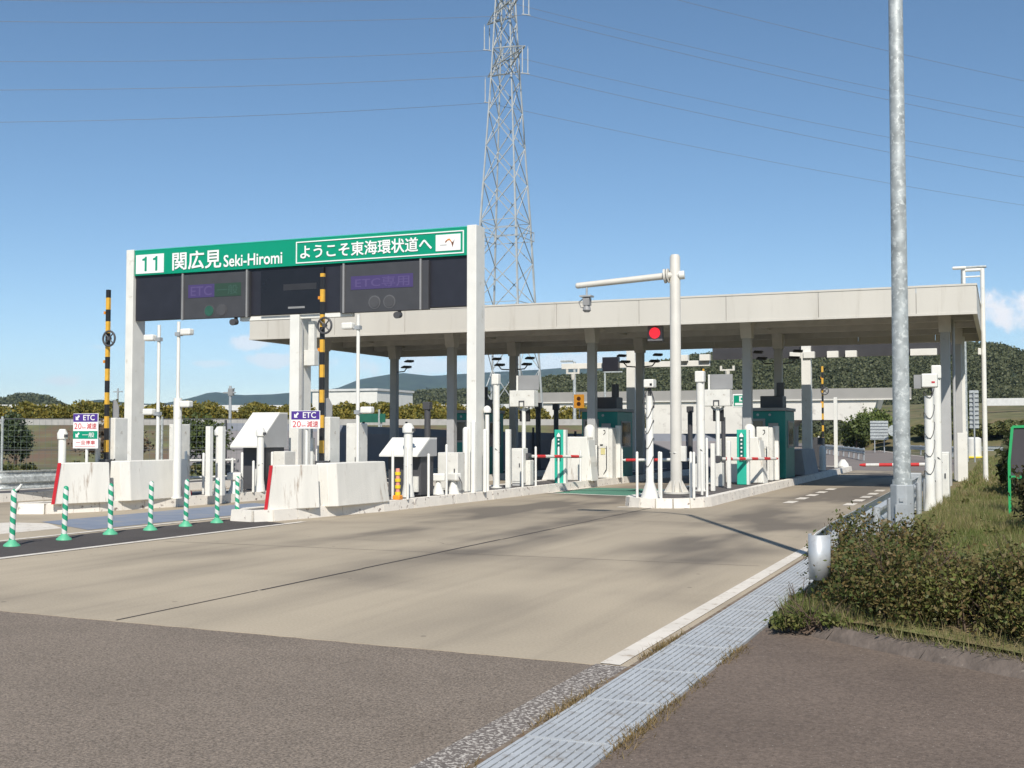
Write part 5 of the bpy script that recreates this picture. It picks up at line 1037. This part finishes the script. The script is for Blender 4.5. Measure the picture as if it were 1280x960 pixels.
bush_belt('verge_weeds', [(-.6, 13.5, .1), (.0, 17, .12), (.3, 22, .12), (-.2, 30, .12), (.6, 40, .12)], 16000, .17, .55, .022, leafmat('verge_weed_leaves', [(.06, .08, .025), (.12, .14, .04), (.2, .17, .07), (.26, .2, .09)], trans=.25), 'patches of low leafy weeds in the grass of the right verge', 2.6)
def tree(name, loc, h, rx, n, size, lab, m, cb_=.35, k=40):
    t = thing(name, loc, lab, 'tree', 'trees'); MB().tube([(0, 0, -.1), (.05, 0, h * .5), (0, .05, h * .85)], [h * .035, h * .022, h * .008], 8).build('trunk', TWIG, t, smooth=True)
    P = clump_points(n, (0, 0, h * (cb_ + (1 - cb_) / 2)), (rx, rx, h * (1 - cb_) / 2 * 1.05), k, .38); V, F = leaves(P, size, .65); npmesh('crown', V, F, m, t); return t
TG = leafmat('tree_leaves', [(.04, .055, .018), (.075, .10, .03), (.13, .15, .045)], trans=.15)
TD = leafmat('dark_tree_leaves', [(.03, .05, .028), (.06, .085, .04), (.10, .125, .055)], trans=.1)
TRD = leafmat('reddish_leaves', [(.05, .04, .025), (.13, .08, .05), (.17, .12, .06)], trans=.15)
tree('conifer_tree', (-35.2, 35.2, 0), 2.2, .55, 5000, .05, 'dark green small tree at the far left behind the mesh fence', TD, .1)
tree('young_tree', (-32.3, 37.0, 0), 1.9, 1.2, 3500, .07, 'reddish brown leafy young tree left of the tall lane sign', TRD, .1)
tree('young_tree', (-28.6, 38.0, 0), 2.1, .9, 3000, .07, 'green young tree just behind the tall lane sign', TG, .1)
tree('broadleaf_tree', (-12.3, 128, 0), 4.1, 1.7, 7000, .12, 'round bright green tree at the right end of the bridge', leafmat('bright_tree', [(.06, .085, .025), (.12, .16, .04), (.2, .22, .06)], trans=.15), .1)
tree('broadleaf_tree', (-13.6, 124, 0), 3.0, 1.3, 3000, .14, 'low green tree in front of the bridge abutment', TG, .05)
tree('broadleaf_tree', (-4.6, 122, 2.0), 3.0, 1.8, 4000, .14, 'dull green tree behind the grey far lamp post', TG, .05)

# ------------------------------------------------------------------ hills
def hill(name, prof, D, wid, m, bumps, res=120, nr=26):
    azs = np.linspace(prof[0][0], prof[-1][0], res); e = np.interp(azs, [p[0] for p in prof], [p[1] for p in prof]); H = D * np.tan(np.radians(e)) + 1.57
    fade = np.clip(np.minimum((azs - azs[0]), (azs[-1] - azs)) / (.12 * (azs[-1] - azs[0])), 0, 1) ** .7
    s = np.linspace(-1, 1, nr); A, S = np.meshgrid(azs, s); Hh = np.meshgrid(H, s)[0]
    r = D + S * wid; prof_ = np.cos(S * math.pi / 2) ** .9
    Z = Hh * prof_ * 1.0 + bumps * np.sin(A * 9 + S * 7) * prof_ * (1 - prof_) - 1
    X, Y = np.sin(np.radians(A)) * r, np.cos(np.radians(A)) * r; ni, nj = A.shape; idx = np.arange(ni * nj).reshape(ni, nj)
    V = np.stack([X, Y, Z], -1).reshape(-1, 3); F = np.stack([idx[:-1, :-1], idx[:-1, 1:], idx[1:, 1:], idx[1:, :-1]], -1).reshape(-1, 4)
    o = npmesh(name, V, F, m, smooth=True); tag(o, kind='structure')
    return (azs, H)
HM = mat('far_hill_forest', (.035, .055, .03), .95, var=.35, scale=.02); HM2 = mat('near_hill_floor', (.03, .042, .02), .95, var=.3, scale=.05)
hill('distant_hill', [(-42, .2), (-38.85, 1.4), (-37.42, 1.71), (-36.52, 2.0), (-35.25, 1.84), (-33.78, 1.89), (-30.79, 2.17), (-29.66, 2.63), (-27.75, 2.95), (-26.22, 2.8), (-23.91, 2.96), (-20.83, 3.12), (-17.75, 3.38), (-15.08, 3.09), (-12.45, 2.77), (-8.76, 2.36), (0, 2.0), (10, 1)], 4800, 900, HM, 14)
hill('distant_hill', [(-47, .6), (-43.0, 1.19), (-42.32, 1.48), (-41.47, 1.6), (-39.9, 1.43), (-37.78, 1.41), (-34, .7)], 3300, 500, HM, 10)
def forest(name, prof, D, wid, n, crown, size, per, m, lab):
    azs, H = hill('forest_hill', prof, D, wid, HM2, 2)
    a = rng.uniform(azs[0], azs[-1], n); s = rng.uniform(-1, .15, n); e = np.interp(a, azs, H - crown * .9); r = D + s * wid
    z = e * np.cos(s * math.pi / 2) ** .9 - 1; c = np.stack([np.sin(np.radians(a)) * r, np.cos(np.radians(a)) * r, z + crown * .35], 1)
    j = np.repeat(np.arange(n), per); d = rng.normal(size=(len(j), 3)); d /= np.linalg.norm(d, axis=1)[:, None]; d[:, 2] = np.abs(d[:, 2]) * 1.1 - .2
    cr = crown * rng.uniform(.55, 1.2, n); P = c[j] + d * (cr[j] * rng.uniform(.75, 1.0, len(j)))[:, None]
    V, F = leaves(P, size, .8); o = npmesh(name, V, F, m); tag(o, lab, 'forest', kind='stuff')
FM = leafmat('forest_leaves', [(.085, .095, .055), (.105, .12, .062), (.13, .14, .072), (.155, .15, .08)], trans=.3)
forest('hill_forest', [(-25, 1.0), (-22.8, 1.9), (-22.37, 2.45), (-20.83, 2.75), (-19.29, 2.85), (-16.99, 3.05), (-15.08, 3.5), (-13.57, 3.75), (-10.95, 3.95), (-8.74, 4.18), (-5.16, 4.1), (-1.7, 4.13), (-.03, 4.0), (.94, 3.57), (2.86, 3.2), (8, 3.0), (14, 2)], 420, 120, 7500, 3.0, .33, 84, FM, 'dense dark green forest covering the hill at right')
forest('hill_forest', [(-34, .9), (-31.53, 1.33), (-30.03, 1.64), (-28.51, 1.91), (-25.45, 2.17), (-23.14, 2.04), (-20.83, 1.65), (-18, 1.2)], 700, 120, 2500, 4.5, .6, 60, FM, 'wooded low green hill in the middle distance at centre')
forest('hill_forest', [(-52, 1.0), (-48.2, 1.32), (-46.62, 1.51), (-45.65, 1.6), (-44.84, 1.8), (-43.84, 1.78), (-43.0, 1.35), (-42.3, .9), (-41.5, .5)], 800, 80, 1800, 4.5, .65, 50, FM, 'wooded dark knoll at far left')

# ------------------------------------------------------------------ transmission tower and lines
PX, PY = -51.71, 123.74
RV, FV = Vector((.9247, .3806, 0)), Vector((-.3806, .9247, 0))
T = thing('transmission_tower', (PX, PY, 0), 'tall grey lattice transmission tower rising behind the canopy', 'pylon')
PM = mat('pylon_steel', (.42, .44, .44), .55, metal=.2, var=.12, scale=1)
zR = [(-.5, 4.9), (17.6, 3.55), (24.3, 3.15), (33.3, 2.45), (43.2, 1.7), (50.4, 1.25), (60, .75)]
def RR(z): return float(np.interp(z, [a for a, _ in zR], [b for _, b in zR]))
AL = R(22)
def leg(i, z): a = AL + i * math.pi / 2; return (RV * math.cos(a) + FV * math.sin(a)) * RR(z) + Vector((0, 0, z))
lv = [0, 9, 16.3, 21, 25.6, 30, 34.2, 38.2, 42, 45.4, 48.6, 51.6, 54.5, 57.3, 60]
for i in range(4):
    lm_ = MB()
    for a, b in zip(lv[:-1], lv[1:]): lm_.tube([leg(i, a), leg(i, b)], .13 if a < 30 else .10, 4)
    lm_.build('leg', PM, T)
m = MB()
for i in range(4):
    j = (i + 1) % 4
    for k, (a, b) in enumerate(zip(lv[:-1], lv[1:])):
        m.tube([leg(i, a), leg(j, b)], .06, 4); m.tube([leg(j, a), leg(i, b)], .06, 4)
        if k in (1, 3, 8, 10): m.tube([leg(i, b), leg(j, b)], .05, 4)
m.build('bracing', PM, T); m = MB()
for z in (23.6, 24.6):
    P = [leg(i, z) * 1.0 for i in range(4)]; P = [Vector((p.x * 1.1, p.y * 1.1, z)) for p in P]
    for i in range(4): m.tube([P[i], P[(i + 1) % 4]], .05, 4)
for i in range(4): p = leg(i, 24); m.tube([(p.x * 1.1, p.y * 1.1, 23.6), (p.x * 1.1, p.y * 1.1, 24.7)], .05, 4)
m.build('platform', PM, T)
AD = (RV * 2.15 - FV * 5.7); AD.normalize(); LD = Vector((-AD.y, AD.x, 0)); LD = LD if LD.dot(RV) > 0 else -LD
INS = mat('insulator_grey', (.42, .44, .45), .3)
ends = []
for z, L, nm in ((43.8, 6.1, 'lower'), (50.2, 6.4, 'upper'), (56.5, 6.0, 'top')):
    for sgn, side in ((1, 'near'), (-1, 'far')):
        tip = AD * L * sgn + Vector((0, 0, z + .2)); arm = MB()
        base = [leg(i, z - .7) for i in range(4)]; up = [leg(i, z + 1.6) for i in range(4)]; bs = sorted(range(4), key=lambda i: -sgn * leg(i, z).dot(AD))[:2]
        for i in bs: arm.tube([base[i], tip], .075, 4); arm.tube([up[i], tip], .06, 4)
        for q in (.33, .66):
            a, b = base[bs[0]].lerp(tip, q), base[bs[1]].lerp(tip, q); c, d = up[bs[0]].lerp(tip, q), up[bs[1]].lerp(tip, q)
            for u, v in ((a, b), (c, d), (a, c), (b, d)): arm.tube([u, v], .045, 4)
            arm.tube([base[bs[0]].lerp(tip, q - .33), b], .04, 4); arm.tube([base[bs[1]].lerp(tip, q - .33), d], .04, 4)
        ca = arm.build('crossarm', PM, T)
        s = MB()
        for o in (-.32, .32):
            q = tip + LD * o; s.tube([q, q - Vector((0, 0, .3))], .03, 4); s.tube([q - Vector((0, 0, .3 + .0)), q - Vector((0, 0, 3.0))], .07, 6)
        s.tube([tip - LD * .5 - Vector((0, 0, 3.05)), tip + LD * .5 - Vector((0, 0, 3.05))], .06, 4); s.build('insulator', INS, ca)
        ends.append((nm, side, tip - Vector((0, 0, 3.1))))
WIRE = mat('power_wire', (.14, .145, .15), .6)
words = {('lower', 'near'): 'third overhead line from the bottom, from the near arm of the lower crossarm', ('lower', 'far'): 'lowest overhead line across the sky, from the far arm of the lower crossarm', ('upper', 'near'): 'overhead line from the near arm of the upper crossarm', ('upper', 'far'): 'overhead line from the far arm of the upper crossarm, second at left from below', ('top', 'near'): 'uppermost overhead line at right, hung nearest to the viewer', ('top', 'far'): 'uppermost overhead line at left, hung on the far side'}
for nm, side, e in ends:
    w = MB()
    for sgn, S in ((-1, 12.5), (1, 8.5)):
        pts = [e + LD * (sgn * t_ * 300) - Vector((0, 0, 4 * S * t_ * (1 - t_))) for t_ in np.linspace(0, 1, 40)]
        w.tube(pts, .021, 4)
    o = w.build('power_line', WIRE, loc=(PX, PY, 0)); tag(o, words[(nm, side)], 'power line', 'overhead power lines')

# ------------------------------------------------------------------ air
hz = MB().box(-5500, 5500, -250, 5900, -1.04, 330).build('haze', bpy.data.materials.new('haze_air')); tag(hz, kind='stuff')
hm = hz.data.materials[0]; hm.use_nodes = True; ht = hm.node_tree; ht.nodes.remove(ht.nodes['Principled BSDF'])
pv2 = ht.nodes.new('ShaderNodeVolumePrincipled'); pv2.inputs['Color'].default_value = (.5, .72, 1, 1); pv2.inputs['Density'].default_value = .000075; pv2.inputs['Anisotropy'].default_value = 0.0
ht.links.new(pv2.outputs[0], ht.nodes['Material Output'].inputs['Volume'])
